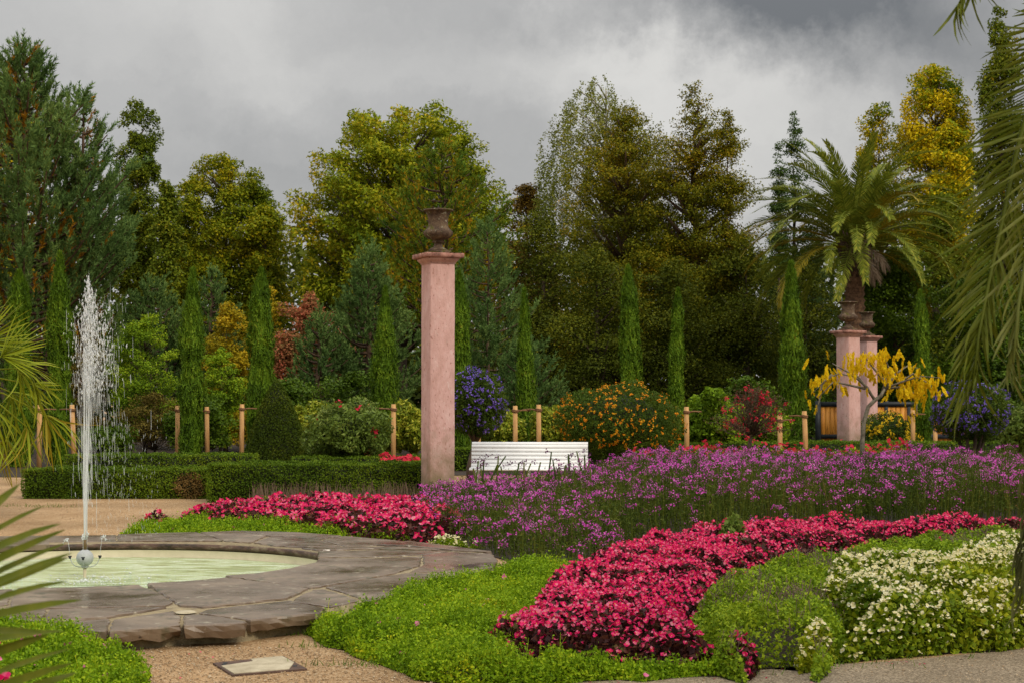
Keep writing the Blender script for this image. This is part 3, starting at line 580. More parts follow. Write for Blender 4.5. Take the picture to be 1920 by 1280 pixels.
# ------------------------------------------------------------------ columns with urns, bench, gate, stakes, covers
def column(px_c, D, npx_w, rot, top_py, label, ulabel, base_z=0.0, moss=True):
    a = M(npx_w, D); H = Zp(top_py, D) - base_z; x = X(px_c, D)
    t = thing('stone_column', label, 'column', (x, D, base_z), rot, 'pink columns topped with urns')
    s_ = MB(); nz = 26; V = []
    for i in range(nz):
        z = (H - a * .40) * i / (nz - 1); h = a / 2 * (1.0 - 0.0 * i)
        ring = []
        for (sx, sy) in ((-1, -1), (1, -1), (1, 1), (-1, 1)):
            for (ex, ey) in ((1, 0), (0, 1)) if (sx, sy) in ((-1, -1), (1, 1)) else ((0, 1), (1, 0)):
                ring.append((h * sx - sx * .012 * ex + R.normal(0, .0012), h * sy - sy * .012 * ey + R.normal(0, .0012), z))
        # order corners counter-clockwise with a small chamfer
        ring.sort(key=lambda q: math.atan2(q[1], q[0])); V += ring
    s_.add(V, [[i * 8 + j, i * 8 + (j + 1) % 8, (i + 1) * 8 + (j + 1) % 8, (i + 1) * 8 + j] for i in range(nz - 1) for j in range(8)])
    s_.build('shaft', MT['plaster'], t)
    s_ = MB(); hc = a * .40
    def sq(prof):
        V = []; 
        for hw, z in prof: V += [(-hw, -hw, z), (hw, -hw, z), (hw, hw, z), (-hw, hw, z)]
        k = len(prof)
        return V, [[i * 4 + j, i * 4 + (j + 1) % 4, (i + 1) * 4 + (j + 1) % 4, (i + 1) * 4 + j] for i in range(k - 1) for j in range(4)] + [[(k - 1) * 4 + j for j in range(4)]]
    b0 = a / 2
    s_.add(*sq([(b0, H - hc), (b0 * 1.04, H - hc), (b0 * 1.04, H - hc * .88), (b0 * 1.10, H - hc * .80), (b0 * 1.20, H - hc * .66), (b0 * 1.26, H - hc * .55), (b0 * 1.26, H - hc * .44)])); s_.build('moulding', MT['plaster'], t)
    s_ = MB(); s_.add(*sq([(b0 * 1.0, H - hc * .438), (b0 * 1.50, H - hc * .438), (b0 * 1.54, H - hc * .40), (b0 * 1.54, H - hc * .06), (b0 * 1.50, H)])); s_.build('cap_slab', MT['capstone'], t)
    if moss:
        n = 4200; p = R.uniform(-1, 1, (n, 2)) * b0 * 1.52; e = np.maximum(abs(p[:, 0]), abs(p[:, 1])) / (b0 * 1.5); w = noise2(p[:, 0] * 1, p[:, 1], 9, 3)
        keep = (w + (1 - e) * .25 > .42); p = p[keep]; z = np.full(len(p), H) + R.random(len(p)) * .03 * w[keep]; hang = (e[keep] > .90) & (R.random(len(p)) < .8)
        p[hang] *= (1.54 / 1.5); z[hang] -= R.random(hang.sum()) ** 1.5 * hc * .42
        o = MB().quads(leafq(np.c_[p, z], rnd_dir(len(p)) + [0, 0, .6], .022, .014)).build('moss', leafmat('moss', [(0.1, (0.025, 0.028, 0.004)), (0.6, (0.075, 0.07, 0.008)), (1, (0.16, 0.13, 0.012))], 6), t); o['kind'] = 'stuff'
    u = thing('stone_urn', ulabel, 'urn', (x, D, base_z + H), rot, 'weathered urns on the columns'); k = a / .39
    s_ = MB(); s_.box((0, 0, .025 * k), (.30 * k, .30 * k, .05 * k)); s_.build('plinth', MT['urn'], u)
    prof = [(.001, .05), (.14, .05), (.143, .065), (.115, .085), (.072, .11), (.062, .135), (.062, .165), (.088, .175), (.092, .19), (.07, .20), (.09, .212), (.15, .232), (.195, .265), (.214, .305), (.212, .335), (.192, .362), (.165, .388), (.150, .42), (.147, .47), (.150, .53), (.162, .585), (.185, .625), (.205, .64)]
    s_ = MB(); s_.lathe([(r_ * k, z_ * k) for r_, z_ in prof], n=64, flute=(.205 * k, .34 * k)); s_.build('bowl', MT['urn'], u, True)
    s_ = MB(); s_.lathe([(r_ * k, z_ * k) for r_, z_ in [(.200, .638), (.222, .645), (.226, .658), (.222, .668), (.19, .672), (.165, .66), (.155, .60), (.13, .50), (.001, .44)]], n=48, wob=.006); s_.build('rim', MT['urn'], u, True)
    return t


column(821, 24, 49, math.radians(24 - 0), 477, 'tall pink plaster column with mossy cap at the end of the bench', 'large mossy urn standing on the tall pink column beside the bench')
column(1591, 38, 31.5, math.radians(36), 620, 'pink column behind the yellow leaved tree, in front of the palm trunk', 'weathered urn on the pink column in front of the palm trunk', 0, False)
column(1627, 46, 26, math.radians(30), 630, 'pink column half hidden behind the trunk of the tall palm', 'weathered urn peeping out behind the palm trunk', 0, False)

# garden bench: curved slats run over the rolled back and the seat
BD = 27.0; bx0, bx1 = X(883, BD), X(1102, BD); bw = bx1 - bx0
bench = thing('garden_bench', 'white slatted garden bench with rolled back behind the purple flowers', 'bench', ((bx0 + bx1) / 2, BD, 0), math.radians(-3))
curve = [(-.40, .40), (-.31, .42), (-.22, .425), (-.13, .42), (-.045, .415), (.03, .43), (.075, .485), (.10, .55), (.122, .615), (.142, .68), (.162, .745), (.192, .805), (.245, .845)]
for i in range(len(curve) - 1):
    (y0, z0), (y1, z1) = curve[i], curve[i + 1]; L_1 = math.hypot(y1 - y0, z1 - z0)
    s_ = MB(); s_.box(((R.uniform(-.002, .002)), (y0 + y1) / 2, (z0 + z1) / 2), (bw, L_1 - .010, .024), 0, math.atan2(z1 - z0, y1 - y0)); s_.build('slat', MT['white'], bench)
for xo in (-bw / 2 + .12, 0, bw / 2 - .12):
    s_ = MB(); s_.tube([(xo, y - .0, z - .032) for y, z in curve[:6]] + [(xo, y + .03, z - .01) for y, z in curve[6:]], .016, 6); s_.build('support', MT['white'], bench, True)
    for y in (-.33, .10):
        s_ = MB(); s_.tube([(xo, y, .39), (xo, y + (.05 if y > 0 else -.03), 0)], [.02, .018], 6); s_.build('leg', MT['white'], bench, True)


# gate of orange boards in a dark frame
GD = 47.0
def gate(pxl, pxr, top, bot, label, rail=True):
    x0, x1 = X(pxl, GD), X(pxr, GD); w = x1 - x0; z1 = Zp(top, GD); z0 = 0.08
    t = thing('wooden_gate', label, 'gate', ((x0 + x1) / 2, GD, 0), 0)
    n = max(3, int(w / .145)); pw = (w - .3) / n
    for i in range(n):
        s_ = MB(); s_.box((-w / 2 + .15 + pw * (i + .5), 0 + R.uniform(-.003, .003), (z0 + z1) / 2), (pw - .008, .03, z1 - z0 - .1)); s_.build('plank', MT['plank'], t)
    f_ = MB(); f_.box((0, 0, z1 - .06), (w - .26, .09, .14)); f_.box((0, 0, z0 + .05), (w - .26, .088, .1)); 
    for q in np.arange(-w / 2 + .75, w / 2 - .3, .66): f_.box((q, -.005, (z0 + z1) / 2), (.09, .078, z1 - z0 - .2))
    f_.box((0, -.02, z0 + (z1 - z0) * .28), (w - .28, .06, .12)); f_.build('frame', MT['iron'], t)
    for q in (-w / 2 + .07, w / 2 - .07):
        f_ = MB(); f_.box((q, 0, (z1 + .03) / 2), (.14, .14, z1 + .03)); p_ = f_.build('post', MT['iron'], t)
        f_ = MB(); f_.lathe([(.02, z1 + .03), (.025, z1 + .06), (.07, z1 + .11), (.085, z1 + .15), (.07, z1 + .2), (.001, z1 + .225)], (q, 0, 0), 14); f_.build('finial', MT['iron'], p_, True)
gate(1529, 1828, 753, 824, 'orange board gate in a dark iron frame behind the pink columns')

stakes = [(75, 758, 36, 'stake behind the drooping leaves of the fan palm, rope at its top', .0), (138, 758, 36, 'leaning wooden stake just left of the water jet', .05), (333, 760, 39, 'left of the two stakes beside the tall cypress right of the fountain', 0), (389, 762, 39, 'right of the two stakes beside the tall cypress right of the fountain', .02),
          (454, 757, 38, 'orange stake between the clipped cone and its neighbouring cypress', 0), (690, 756, 35.2, 'wooden stake above the rose bush, left of a thin cypress', 0), (738, 757, 35.2, 'wooden stake between a thin cypress and the tall pink column', 0), (897, 804, 36, 'short stake showing over the left end of the white bench', 0),
          (966, 760, 35.2, 'left stake of the pair behind the middle of the bench', 0), (1010, 758, 35.2, 'right stake of the pair behind the middle of the bench', 0), (1287, 762, 35.2, 'stake right of the orange flowered bush', 0), (1462, 778, 35.2, 'stake behind the red flowered little tree', 0), (1509, 770, 35.2, 'stake at the foot of the thick cypress left of the gate', .02),
          (1711, 768, 40, 'stake under the right side of the yellow leaved tree', 0), (1753, 806, 40, 'short stake left of the right-hand violet bush', 0), (25, 765, 37, 'stake deep behind the fan palm at the left edge', 0)]
for px, py, D, lab, lean in stakes:
    h = Zp(py, D); x = X(px, D)
    t = thing('plant_stake', lab, 'stake', (x, D, 0), 0, 'round wooden stakes tied to the cypresses')
    s_ = MB(); s_.tube([(lean * h * .5, 0, 0), (0 + R.normal(0, .004), 0, h * .5), (-lean * h * .5, 0, h)], [.058, .055, .052], 10); s_.build('pole', MT['stake'], t, True)
    s_ = MB(); sg = -1 if px in (138, 389, 738, 1010, 1509, 1753) else 1; zz = h - .13
    if h > 1: 
        for q in range(2): s_.tube([(-lean * h * .4 + .066 * math.cos(a), .066 * math.sin(a), zz + q * .03 + .008 * math.sin(a * 2)) for a in np.linspace(0, 2 * PI, 10)], .017, 5)
        s_.tube([(-lean * h * .4, -.02, zz), (sg * .16, .05, zz + .03), (sg * .34, .1, zz + .02)], .017, 5); s_.build('rope', MT['rope'], t)

# covers in the gravel
cor = [G(399, 1245), G(435, 1268), G(576, 1256), G(532, 1232)]; cc = np.mean(cor, axis=0)
cov = thing('access_cover', 'rectangular concrete filled metal cover set in the gravel', 'cover', (cc[0], cc[1], 0))
loc = [tuple(np.array(q) - cc) for q in cor]
ngon_prism([tuple(np.array(q) * 1.0) for q in loc], -.02, .012, 'frame', MT['rust'], cov, .003)
lid = [(q[0] * .94, q[1] * .92) for q in loc]
A_, B_, C_, D_ = [np.array(q) for q in lid]
cut = [A_ + (B_ - A_) * .32, B_, B_ + (C_ - B_) * .78, C_ + (D_ - C_) * .45, D_, A_ + (D_ - A_) * .52, A_ + (D_ - A_) * .5 + (B_ - A_) * .2]
ngon_prism([tuple(q) for q in cut], .0, .017, 'concrete_fill', MT['concrete'], cov, .003)
for base, e1, e2 in ((A_, B_ - A_, D_ - A_), (C_, D_ - C_, B_ - C_)):
    for u, v in ((.12, .2), (.34 if base is C_ else .2, .1)):
        p_ = base + e1 * v + e2 * u * .6; s_ = MB(); s_.lathe([(.001, .0155), (.014, .0155), (.014, .010)], (p_[0], p_[1], 0), 12); s_.build('key_hole', MT['iron'], cov)
p_ = G(405, 1196); s_ = MB(); s_.lathe([(.001, .012), (.05, .012), (.10, .014), (.115, .012), (.122, .0)], (0, 0, 0), 28)
o = s_.build('drain_cover', MT['rust']); o.location = (p_[0], p_[1], 0); o.scale = (1, 1.0, 1); tag(o, 'small round rusty cover by the edge of the flagstones', 'cover')

# ------------------------------------------------------------------ hedges and clipped plants
def hedge(x0, x1, y0, y1, h, n, mat, label, leaf=.034, rise=0.0, brown=None):
    t = thing('clipped_hedge', label, 'hedge', ((x0 + x1) / 2, (y0 + y1) / 2, 0), 0, 'low clipped box hedges')
    w, d = x1 - x0, y1 - y0
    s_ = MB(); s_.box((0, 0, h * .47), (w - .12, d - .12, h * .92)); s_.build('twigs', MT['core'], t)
    A = [w * d, w * h, d * h]; pr = np.array([A[0], A[1], A[2] * .5, A[2] * .5, A[1] * .4]); pr /= pr.sum()
    f = R.choice(5, n, p=pr); u = R.uniform(-.5, .5, n); v = R.uniform(-.5, .5, n); zz = R.uniform(0.0, 1, n) * h
    Pn = np.zeros((n, 3)); Nn = np.zeros((n, 3))
    k = f == 0; Pn[k] = np.c_[u[k] * w, v[k] * d, np.full(k.sum(), h)]; Nn[k] = (0, 0, 1)
    k = f == 1; Pn[k] = np.c_[u[k] * w, np.full(k.sum(), -d / 2), zz[k]]; Nn[k] = (0, -1, 0)
    k = f == 2; Pn[k] = np.c_[np.full(k.sum(), -w / 2), v[k] * d, zz[k]]; Nn[k] = (-1, 0, 0)
    k = f == 3; Pn[k] = np.c_[np.full(k.sum(), w / 2), v[k] * d, zz[k]]; Nn[k] = (1, 0, 0)
    k = f == 4; Pn[k] = np.c_[u[k] * w, np.full(k.sum(), d / 2), zz[k]]; Nn[k] = (0, 1, 0)
    bump = (noise2(Pn[:, 0] * 1, Pn[:, 2] * 2 + Pn[:, 1] * 2, 3, 1) - .5) * .07 + (noise2(Pn[:, 0], Pn[:, 1] + Pn[:, 2], 11, 2) - .5) * .05
    Pn += Nn * (bump - R.random(n) ** 2 * .06)[:, None]
    # round the long top edge
    up = Pn[:, 2] > h - .06; Pn[up, 1] *= .97
    q = leafq(Pn, Nn * .7 + rnd_dir(n) + [0, 0, .35], leaf * R.uniform(.7, 1.3, n), leaf * .6)
    if brown:
        bx = (abs(Pn[:, 0] - brown[0]) / brown[1]) ** 2 + ((Pn[:, 2] - h * .42) / (h * .45)) ** 2 + R.normal(0, .35, n) < 1; bx &= f == 1
        o = MB().quads(q[bx]).build('dry_patch', LF['boxbrown'], t); o['kind'] = 'stuff'; q = q[~bx]
    o = MB().small(q).build('foliage', mat, t); o['kind'] = 'stuff'
    return t

D = 25.4; hedge(X(40, D), X(392, D), D, D + .75, .47, 30000, LF['box'], 'low box hedge behind the gravel and the fountain, brown patch at its end', brown=(X(357, D) - (X(40, D) + X(392, D)) / 2, .24))
D = 24.5; hedge(X(388, D), X(812, D), D, D + .8, .59, 36000, LF['box'], 'taller box hedge between the dry patch and the tall pink column')
D = 31; hedge(X(120, D), X(476, D), D, D + .7, .50, 14000, LF['box'], 'second low hedge row in front of the stakes, left of the clipped cone', .045)
D = 30.5; hedge(X(545, D), X(800, D), D, D + .7, .47, 9000, LF['box'], 'low hedge strip under the rose bush, left of the tall pink column', .045)
D = 35; hedge(X(842, D), X(1130, D), D, D + .8, .50, 12000, LF['box'], 'hedge passing behind the white bench', .05)
D = 36; hedge(X(1135, D), X(2040, D), D, D + 1.0, .60, 34000, LF['box'], 'long hedge running behind the purple flower bed to the right edge', .05)


def cone_topiary(px, D, wpx, top, base_py, mat):
    r0 = M(wpx, D) / 2; H = Zp(top, D); x = X(px, D)
    t = thing('clipped_cone', 'dark yew clipped into a rounded cone behind the hedge', 'topiary', (x, D, 0))
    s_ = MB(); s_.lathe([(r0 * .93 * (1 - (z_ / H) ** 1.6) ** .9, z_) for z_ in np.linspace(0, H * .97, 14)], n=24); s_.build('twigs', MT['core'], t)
    n = 26000; z_ = H * (1 - R.random(n) ** .6); a = R.uniform(0, 2 * PI, n); rr = r0 * (1 - (z_ / H) ** 1.6) ** .85 * (1 + (noise2(a * 2, z_, 4, 5) - .5) * .08) + .02 - R.random(n) ** 2 * .07
    Pn = np.c_[rr * np.cos(a), rr * np.sin(a), z_ + .02]; Nn = np.c_[np.cos(a), np.sin(a), np.full(n, .4)]
    o = MB().small(leafq(Pn, Nn * .6 + rnd_dir(n), .05, .024)).build('foliage', mat, t); o['kind'] = 'stuff'
cone_topiary(519, 33, 122, 712, 865, LF['topiary'])

# ------------------------------------------------------------------ flower beds
def bed_pts(poly, n):
    poly = [tuple(p) for p in poly]; a = np.array(poly); lo, hi = a.min(0), a.max(0); out = []; c = 0
    while c < n:
        p = R.uniform(lo, hi, (n * 2, 2)); p = p[inpoly(p, poly)]; out.append(p); c += len(p)
    return np.concatenate(out)[:n]


def height(p, poly, h, fall, s=2.2, seed=0, rough=.35):
    e = edgedist(p, poly); k = np.clip(e / fall, 0, 1); k = np.sqrt(np.clip(1 - (1 - k) ** 2, 0, 1))
    return h * k * (1 - rough + rough * (noise2(p[:, 0], p[:, 1], s, seed) * .6 + noise2(p[:, 0], p[:, 1], s * 3.1, seed + 4) * .4) * 1.6)


def ragged(poly, amp=.05, step=.22):
    out = []
    for i in range(len(poly)):
        a, c = np.array(poly[i]), np.array(poly[(i + 1) % len(poly)]); d = c - a; L_ = np.linalg.norm(d); nn = max(1, int(L_ / step)); nrm = np.array([-d[1], d[0]]) / (L_ + 1e-9)
        for t in range(nn): out.append(tuple(a + d * t / nn + nrm * R.normal(0, amp) * (t > 0)))
    return out


def soil(poly, name='soil'):
    s_ = MB(); c_ = np.mean(poly, axis=0); import mathutils
    tr_ = mathutils.geometry.tessellate_polygon([[Vector((x, y, 0)) for x, y in poly]])
    s_.add([(x, y, 0.008) for x, y in poly], tr_); o = s_.build(name, MT['soil']); 
    if sum(poly[i][0] * poly[(i + 1) % len(poly)][1] - poly[(i + 1) % len(poly)][0] * poly[i][1] for i in range(len(poly))) < 0: o.data.flip_normals()
    return tag(o, kind='structure')


def foliage_layer(poly, n, h, fall, leaf, wid, seed, depth=.10, rough=.35, upright=.7, s=2.2, shift=0):
    p = bed_pts(poly, n); H = height(p, poly, h, fall, s, seed, rough); d = R.random(n) ** 1.6
    z = np.maximum(H - d * np.minimum(depth, H) + shift, .01)
    Pn = np.c_[p, z]; p2 = bed_pts(poly, int(n * 1.2)); e2 = edgedist(p2, poly); p2 = p2[(e2 < fall * .55)][:int(n * .4)]
    if len(p2): Pn = np.r_[Pn, np.c_[p2, np.maximum(height(p2, poly, h, fall, s, seed, rough) * R.random(len(p2)), .01)]]
    n = len(Pn); Nn = rnd_dir(n) + np.array([0, 0, upright]); return Pn, leafq(Pn, Nn, leaf * R.uniform(.6, 1.35, n), wid * R.uniform(.7, 1.2, n))


def flowers(poly, n, h, fall, size, seed, petals=4, rough=.35, s=2.2, lift=.01, dens=None, tilt=(0, -.35, .9)):
    p = bed_pts(poly, int(n * (2.2 if dens else 1)))
    if dens: p = p[noise2(p[:, 0], p[:, 1], dens[0], seed + 9) > dens[1]]
    p = p[:n]; n = len(p); H = height(p, poly, h, fall, s, seed, rough)
    c = np.c_[p, H + lift + R.uniform(-.035, .02, n)]; N = unit(rnd_dir(n) * .75 + np.array(tilt)); T = unit(np.cross(N, rnd_dir(n))); B = np.cross(N, T)
    sz = size * R.uniform(.6, 1.25, n)[:, None]; out = []
    for k in range(petals):
        a = 2 * PI * k / petals + R.normal(0, .15, n)[:, None]; d = T * np.cos(a) + B * np.sin(a); e = np.cross(N, d)
        ps = sz * (1 if k % 2 else .8); out.append(np.stack([c, c + d * ps * .5 + e * ps * .52 + N * ps * .08, c + d * ps * .92 + N * ps * R.uniform(-.1, .45, (n, 1)), c + d * ps * .5 - e * ps * .52 + N * ps * .08], 1))
    eye = leafq(c + N * sz * .12, N, sz[:, 0] * .32, sz[:, 0] * .26)
    return np.concatenate(out), eye, c


def bedobj(name, label, cat, layers, group=None):
    t = thing(name, label, cat, (0, 0, 0), 0, group); t['kind'] = 'stuff'
    for nm, q, mat in layers:
        o = (MB().small(q) if (name == 'purple_flower_bed' and nm != 'stems') or name == 'herb_bed' else MB().quads(q)).build(nm, mat, t); o['kind'] = 'stuff'
    return t


def sprigs(P0, hgt, lean, w):
    """upright thin triangular-ish blades from P0"""
    n = len(P0); d = unit(np.c_[R.normal(0, lean, (n, 2)), np.ones(n)]); L = hgt[:, None]; s_ = unit(np.cross(d, rnd_dir(n))) * w
    return np.stack([P0 - s_ * .5, P0 + s_ * .5, P0 + d * L + s_ * .2, P0 + d * L - s_ * .2], 1)


# big crimson begonia bed in front that narrows to a strip along the purple bed
beg = [G(935, 1195, .28), G(953, 1125, .28), G(1010, 1090, .28), G(1050, 1060, .28), G(1130, 1020, .28), G(1210, 995, .28), G(1290, 984, .28), G(1500, 972, .28), G(1850, 968, .28), G(2000, 966, .28),
       G(2000, 974, .28), G(1850, 978, .28), G(1700, 986, .28), G(1560, 1000, .28), G(1450, 1018, .28), G(1380, 1040, .28), G(1315, 1086, .28), G(1295, 1135, .28), G(1335, 1165, .28), G(1405, 1190, .26), G(1425, 1225, .1), G(1395, 1252, 0), G(1300, 1262, 0), G(1150, 1264, 0), G(1010, 1260, 0), G(955, 1235, 0)]
beg = ragged(beg); soil(beg)
_, q1 = foliage_layer(beg, 30000, .27, .22, .05, .040, 1, .16, .45, .5)
fq, eq, _ = flowers(beg, 6600, .29, .22, .0235, 1, 4, .45, dens=(3.2, .24))
fq2, eq2, _ = flowers(beg, 3600, .25, .16, .020, 1, 3, .45, dens=(5, .2)); fq = np.concatenate([fq, fq2])
bedobj('begonia_bed', 'large crimson begonia bed with bronze leaves in front of the purple flowers', 'flower bed', [('leaves', q1, LF['begleaf']), ('petals', fq, LF['begred']), ('flower_eyes', eq, LF['begcore'])], 'crimson begonia plantings')
beg2 = [G(262, 988, 0), G(300, 955, .25), G(360, 943, .25), G(470, 936, .25), G(620, 934, .25), G(750, 931, .25), G(860, 935, .25), G(880, 965, .25), G(780, 985, .25), G(620, 972, .25), G(500, 965, .22), G(400, 962, .22), G(330, 968, .12)]
beg2 = ragged(beg2); soil(beg2)
_, q1 = foliage_layer(beg2, 12000, .27, .25, .055, .042, 2, .16, .5, .5)
fq, eq, _ = flowers(beg2, 1900, .29, .25, .038, 2, 4, .5, dens=(4, .25))
bedobj('begonia_bed', 'crimson begonia strip between the hedge and the far rim of the pool', 'flower bed', [('leaves', q1, LF['begleaf']), ('petals', fq, LF['begred']), ('flower_eyes', eq, LF['begcore'])], 'crimson begonia plantings')
beg3 = [G(700, 872, .5), G(700, 862, .5), G(800, 860, .5), G(800, 872, .5)]
_, q1 = foliage_layer(beg3, 1500, .5, .25, .06, .05, 3, .2, .5, .5)
fq, eq, _ = flowers(beg3, 260, .52, .25, .06, 3, 4, .5)
bedobj('begonia_bed', 'small red begonia patch seen over the hedge left of the tall pink column', 'flower bed', [('leaves', q1, LF['begleaf']), ('petals', fq, LF['redf'])], 'crimson begonia plantings')
beg4 = [(X(1180, 31), 29.5), (X(1700, 31), 29.5), (X(1700, 31), 31), (X(1180, 31), 31)]
_, q1 = foliage_layer(beg4, 4000, .62, .3, .06, .05, 3, .2, .5, .5); fq, eq, _ = flowers(beg4, 600, .66, .25, .05, 3, 4, .5)
bedobj('begonia_bed', 'red begonias glimpsed between the purple flowers and the long hedge', 'flower bed', [('leaves', q1, LF['sage']), ('petals', fq, LF['redf'])], 'crimson begonia plantings')

# fresh green groundcover
def cover(poly, n, label, h=.17, leaf=.026, seed=5, pinkn=30, yellow=None, sink=.3):
    poly = ragged(poly, .035, .15); soil(poly)
    Pn, q1 = foliage_layer(poly, n, h, sink, leaf, leaf * .62, seed, .10, .75, .55, 3.4)
    ly = []
    if yellow is not None:
        d = np.linalg.norm((Pn[:, :2] - yellow[0]) / yellow[1], axis=1) + R.normal(0, .3, len(Pn)) + noise2(Pn[:, 0], Pn[:, 1], 9, 2) * .8 - .4; k = d < 1
        ly.append(('yellow_leaves', q1[k], LF['coveryellow'])); q1 = q1[~k]
    p = bed_pts(poly, n // 12); H = height(p, poly, h, sink, 3.4, seed, .75); hh_ = R.gamma(2, .016, len(p)) + .01; sp = sprigs(np.c_[p, H - .02], hh_ + .02, .35, .005)
    kk = np.repeat(np.arange(len(p)), 5); tips = leafq(np.c_[p[kk], H[kk] + hh_[kk] * R.uniform(.1, 1.0, len(kk))] + R.normal(0, .010, (len(kk), 3)), rnd_dir(len(kk)) + [0, 0, .4], leaf * .8, leaf * .5)
    ly += [('leaves', np.concatenate([q1, tips]), LF['cover']), ('sprigs', sp, LF['cover'])]
    if pinkn: fq, _, _ = flowers(poly, pinkn, h, sink, .026, seed, 5, .75, 3.4); ly.append(('petals', fq, LF['pink']))
    return bedobj('groundcover', label, 'groundcover', ly, 'fresh green groundcover patches')

gc1 = [G(572, 1188, 0), G(600, 1160, .1), G(640, 1138, .15), G(720, 1108, .16), G(820, 1078, .17), G(900, 1053, .18), G(960, 1046, .18), G(1080, 1042, .18), G(1110, 1050, .18), G(1060, 1080, .18), G(1010, 1110, .18), G(975, 1140, .18), G(965, 1200, .18), G(1000, 1245, .05), G(1100, 1262, 0), G(1400, 1262, 0), G(1405, 1268, 0), G(1150, 1275, 0), G(1000, 1286, 0), G(830, 1282, 0), G(760, 1264, 0), G(690, 1240, 0), G(600, 1206, 0)]
yc = np.array(G(890, 1125, .17))
cover(gc1, 62000, 'fresh green groundcover with a yellow patch between flagstones and crimson begonias', yellow=(yc, np.array([.28, .55])), pinkn=26, h=.17)
gc2 = [G(225, 1003, .0), G(250, 992, .03), G(300, 974, .12), G(400, 960, .15), G(500, 962, .15), G(620, 970, .15), G(760, 980, .15), G(770, 1006, .12), G(720, 1010, .08), G(640, 1002, .10), G(450, 996, .1), G(300, 1001, .1)]
cover(gc2, 26000, 'fresh green groundcover strip along the far rim of the pool', h=.14, leaf=.034, seed=6, pinkn=26, sink=.35)
gc3 = [G(-120, 1150, .15), G(0, 1152, .16), G(80, 1160, .16), G(150, 1178, .15), G(205, 1192, .14), G(243, 1225, .08), G(274, 1262, 0), G(262, 1300, 0), G(200, 1340, 0), G(-160, 1340, 0)]
cover(gc3, 30000, 'fresh green groundcover with pink flowers in the near left corner', h=.17, seed=7, pinkn=60)
fq, eq, _ = flowers([G(-90, 1170, .2), G(30, 1180, .2), G(40, 1260, .2), G(-90, 1300, .2)], 70, .2, .2, .034, 5, 4)
bedobj('begonia_patch', 'few pink red begonias in the near left corner', 'flowers', [('petals', fq, LF['begred'])])

# mid green bed with faded spikes
gre = [G(1300, 1140, .3), G(1312, 1095, .3), G(1380, 1054, .32), G(1450, 1034, .33), G(1560, 1016, .33), G(1700, 1000, .33), G(1850, 990, .33), G(2000, 985, .33), G(2000, 1030, .33), G(1830, 1035, .33), G(1700, 1060, .33), G(1570, 1062, .33), G(1550, 1100, .33), G(1590, 1130, .33), G(1530, 1170, .33), G(1520, 1210, .2), G(1560, 1247, 0), G(1440, 1254, 0), G(1418, 1225, .1), G(1400, 1190, .28), G(1335, 1168, .3)]
gre = ragged(gre); soil(gre)
_, q1 = foliage_layer(gre, 56000, .34, .25, .034, .019, 11, .12, .5, .7, 3.0)
p = bed_pts(gre, 2400); p = p[noise2(p[:, 0], p[:, 1], 1.6, 8) > .66]; H = height(p, gre, .34, .25, 3.0, 11, .5); spk = sprigs(np.c_[p, H - .03], R.uniform(.04, .13, len(p)), .3, .009)
k = np.repeat(np.arange(len(p)), 3); sp2 = leafq(np.c_[p[k], H[k] + R.uniform(0, .08, len(k))] + R.normal(0, .008, (len(k), 3)), rnd_dir(len(k)), .016, .009)
bedobj('herb_bed', 'feathery green herb bed with faded brown flower spikes between crimson and cream flowers', 'flower bed', [('leaves', q1, LF['sage']), ('spikes', np.concatenate([spk, sp2]), LF['spikes'])])
# cream begonias
whi = [G(1540, 1045, .36), G(1620, 1040, .36), G(1700, 1044, .36), G(1790, 1026, .36), G(1830, 1008, .36), G(2010, 1000, .36), G(2010, 1215, 0), G(1920, 1213, 0), G(1800, 1224, 0), G(1700, 1233, 0), G(1590, 1243, 0), G(1530, 1235, 0), G(1500, 1200, .2), G(1530, 1150, .33), G(1600, 1115, .36), G(1530, 1075, .36)]
whi = ragged(whi); soil(whi)
_, q1 = foliage_layer(whi, 36000, .36, .25, .045, .034, 13, .18, .5, .5)
fq, eq, _ = flowers(whi, 4300, .37, .25, .0185, 13, 4, .5, dens=(2.6, .36))
bedobj('begonia_bed', 'cream white begonia bed with lime leaves along the path', 'flower bed', [('leaves', q1, LF['whiteleaf']), ('petals', fq, LF['cream']), ('flower_eyes', eq, LF['begcore'])])
sw = [G(800, 1010, .1), G(830, 1003, .12), G(890, 1008, .12), G(900, 1018, .05), G(850, 1022, .05)]
_, q1 = foliage_layer(sw, 2500, .13, .15, .03, .014, 15, .1); fq, _, _ = flowers(sw, 130, .14, .15, .018, 15, 5)
bedobj('daisy_patch', 'tiny white flowers at the rim of the flagstones under the purple bed', 'flowers', [('leaves', q1, LF['sage']), ('petals', fq, LF['cream'])])

# tall purple flower bed
pur = [G(735, 1003, 0), G(800, 1008, 0), G(870, 1022, 0), G(930, 1045, 0), G(960, 1062, 0), G(1080, 1064, 0), G(1140, 1045, 0), G(1220, 1018, 0), G(1330, 1000, 0), G(1500, 985, 0), G(1900, 978, 0), G(2100, 976, 0)] + \
      [(X(2080, 28.5), 29), (X(1160, 28.5), 28.5), (X(1120, 25.5), 25.5), (X(870, 24.5), 24.3), (X(770, 23), 22.6)]
pur = ragged(pur, .07, .4); soil(pur)
def purh(p):
    x, y = p[:, 0], p[:, 1]; e = edgedist(p, pur); k = np.clip(e / .35, 0, 1) ** .6
    base = np.interp(y, [14, 17, 20, 24, 28], [.66, .76, .76, .76, .72]) * np.interp(x, [-1.8, -.9, 1.0, 1.9], [.42, .54, .74, .96])
    return base * (.35 + .65 * k) * (.82 + .30 * noise2(x, y, 1.1, 4) + .10 * noise2(x, y, 4, 6))
n = 15000; p = bed_pts(pur, n); H = purh(p) * (1 - R.random(n) ** 1.5 * .42); lean = R.normal(0, .10, (n, 2)); w = .008
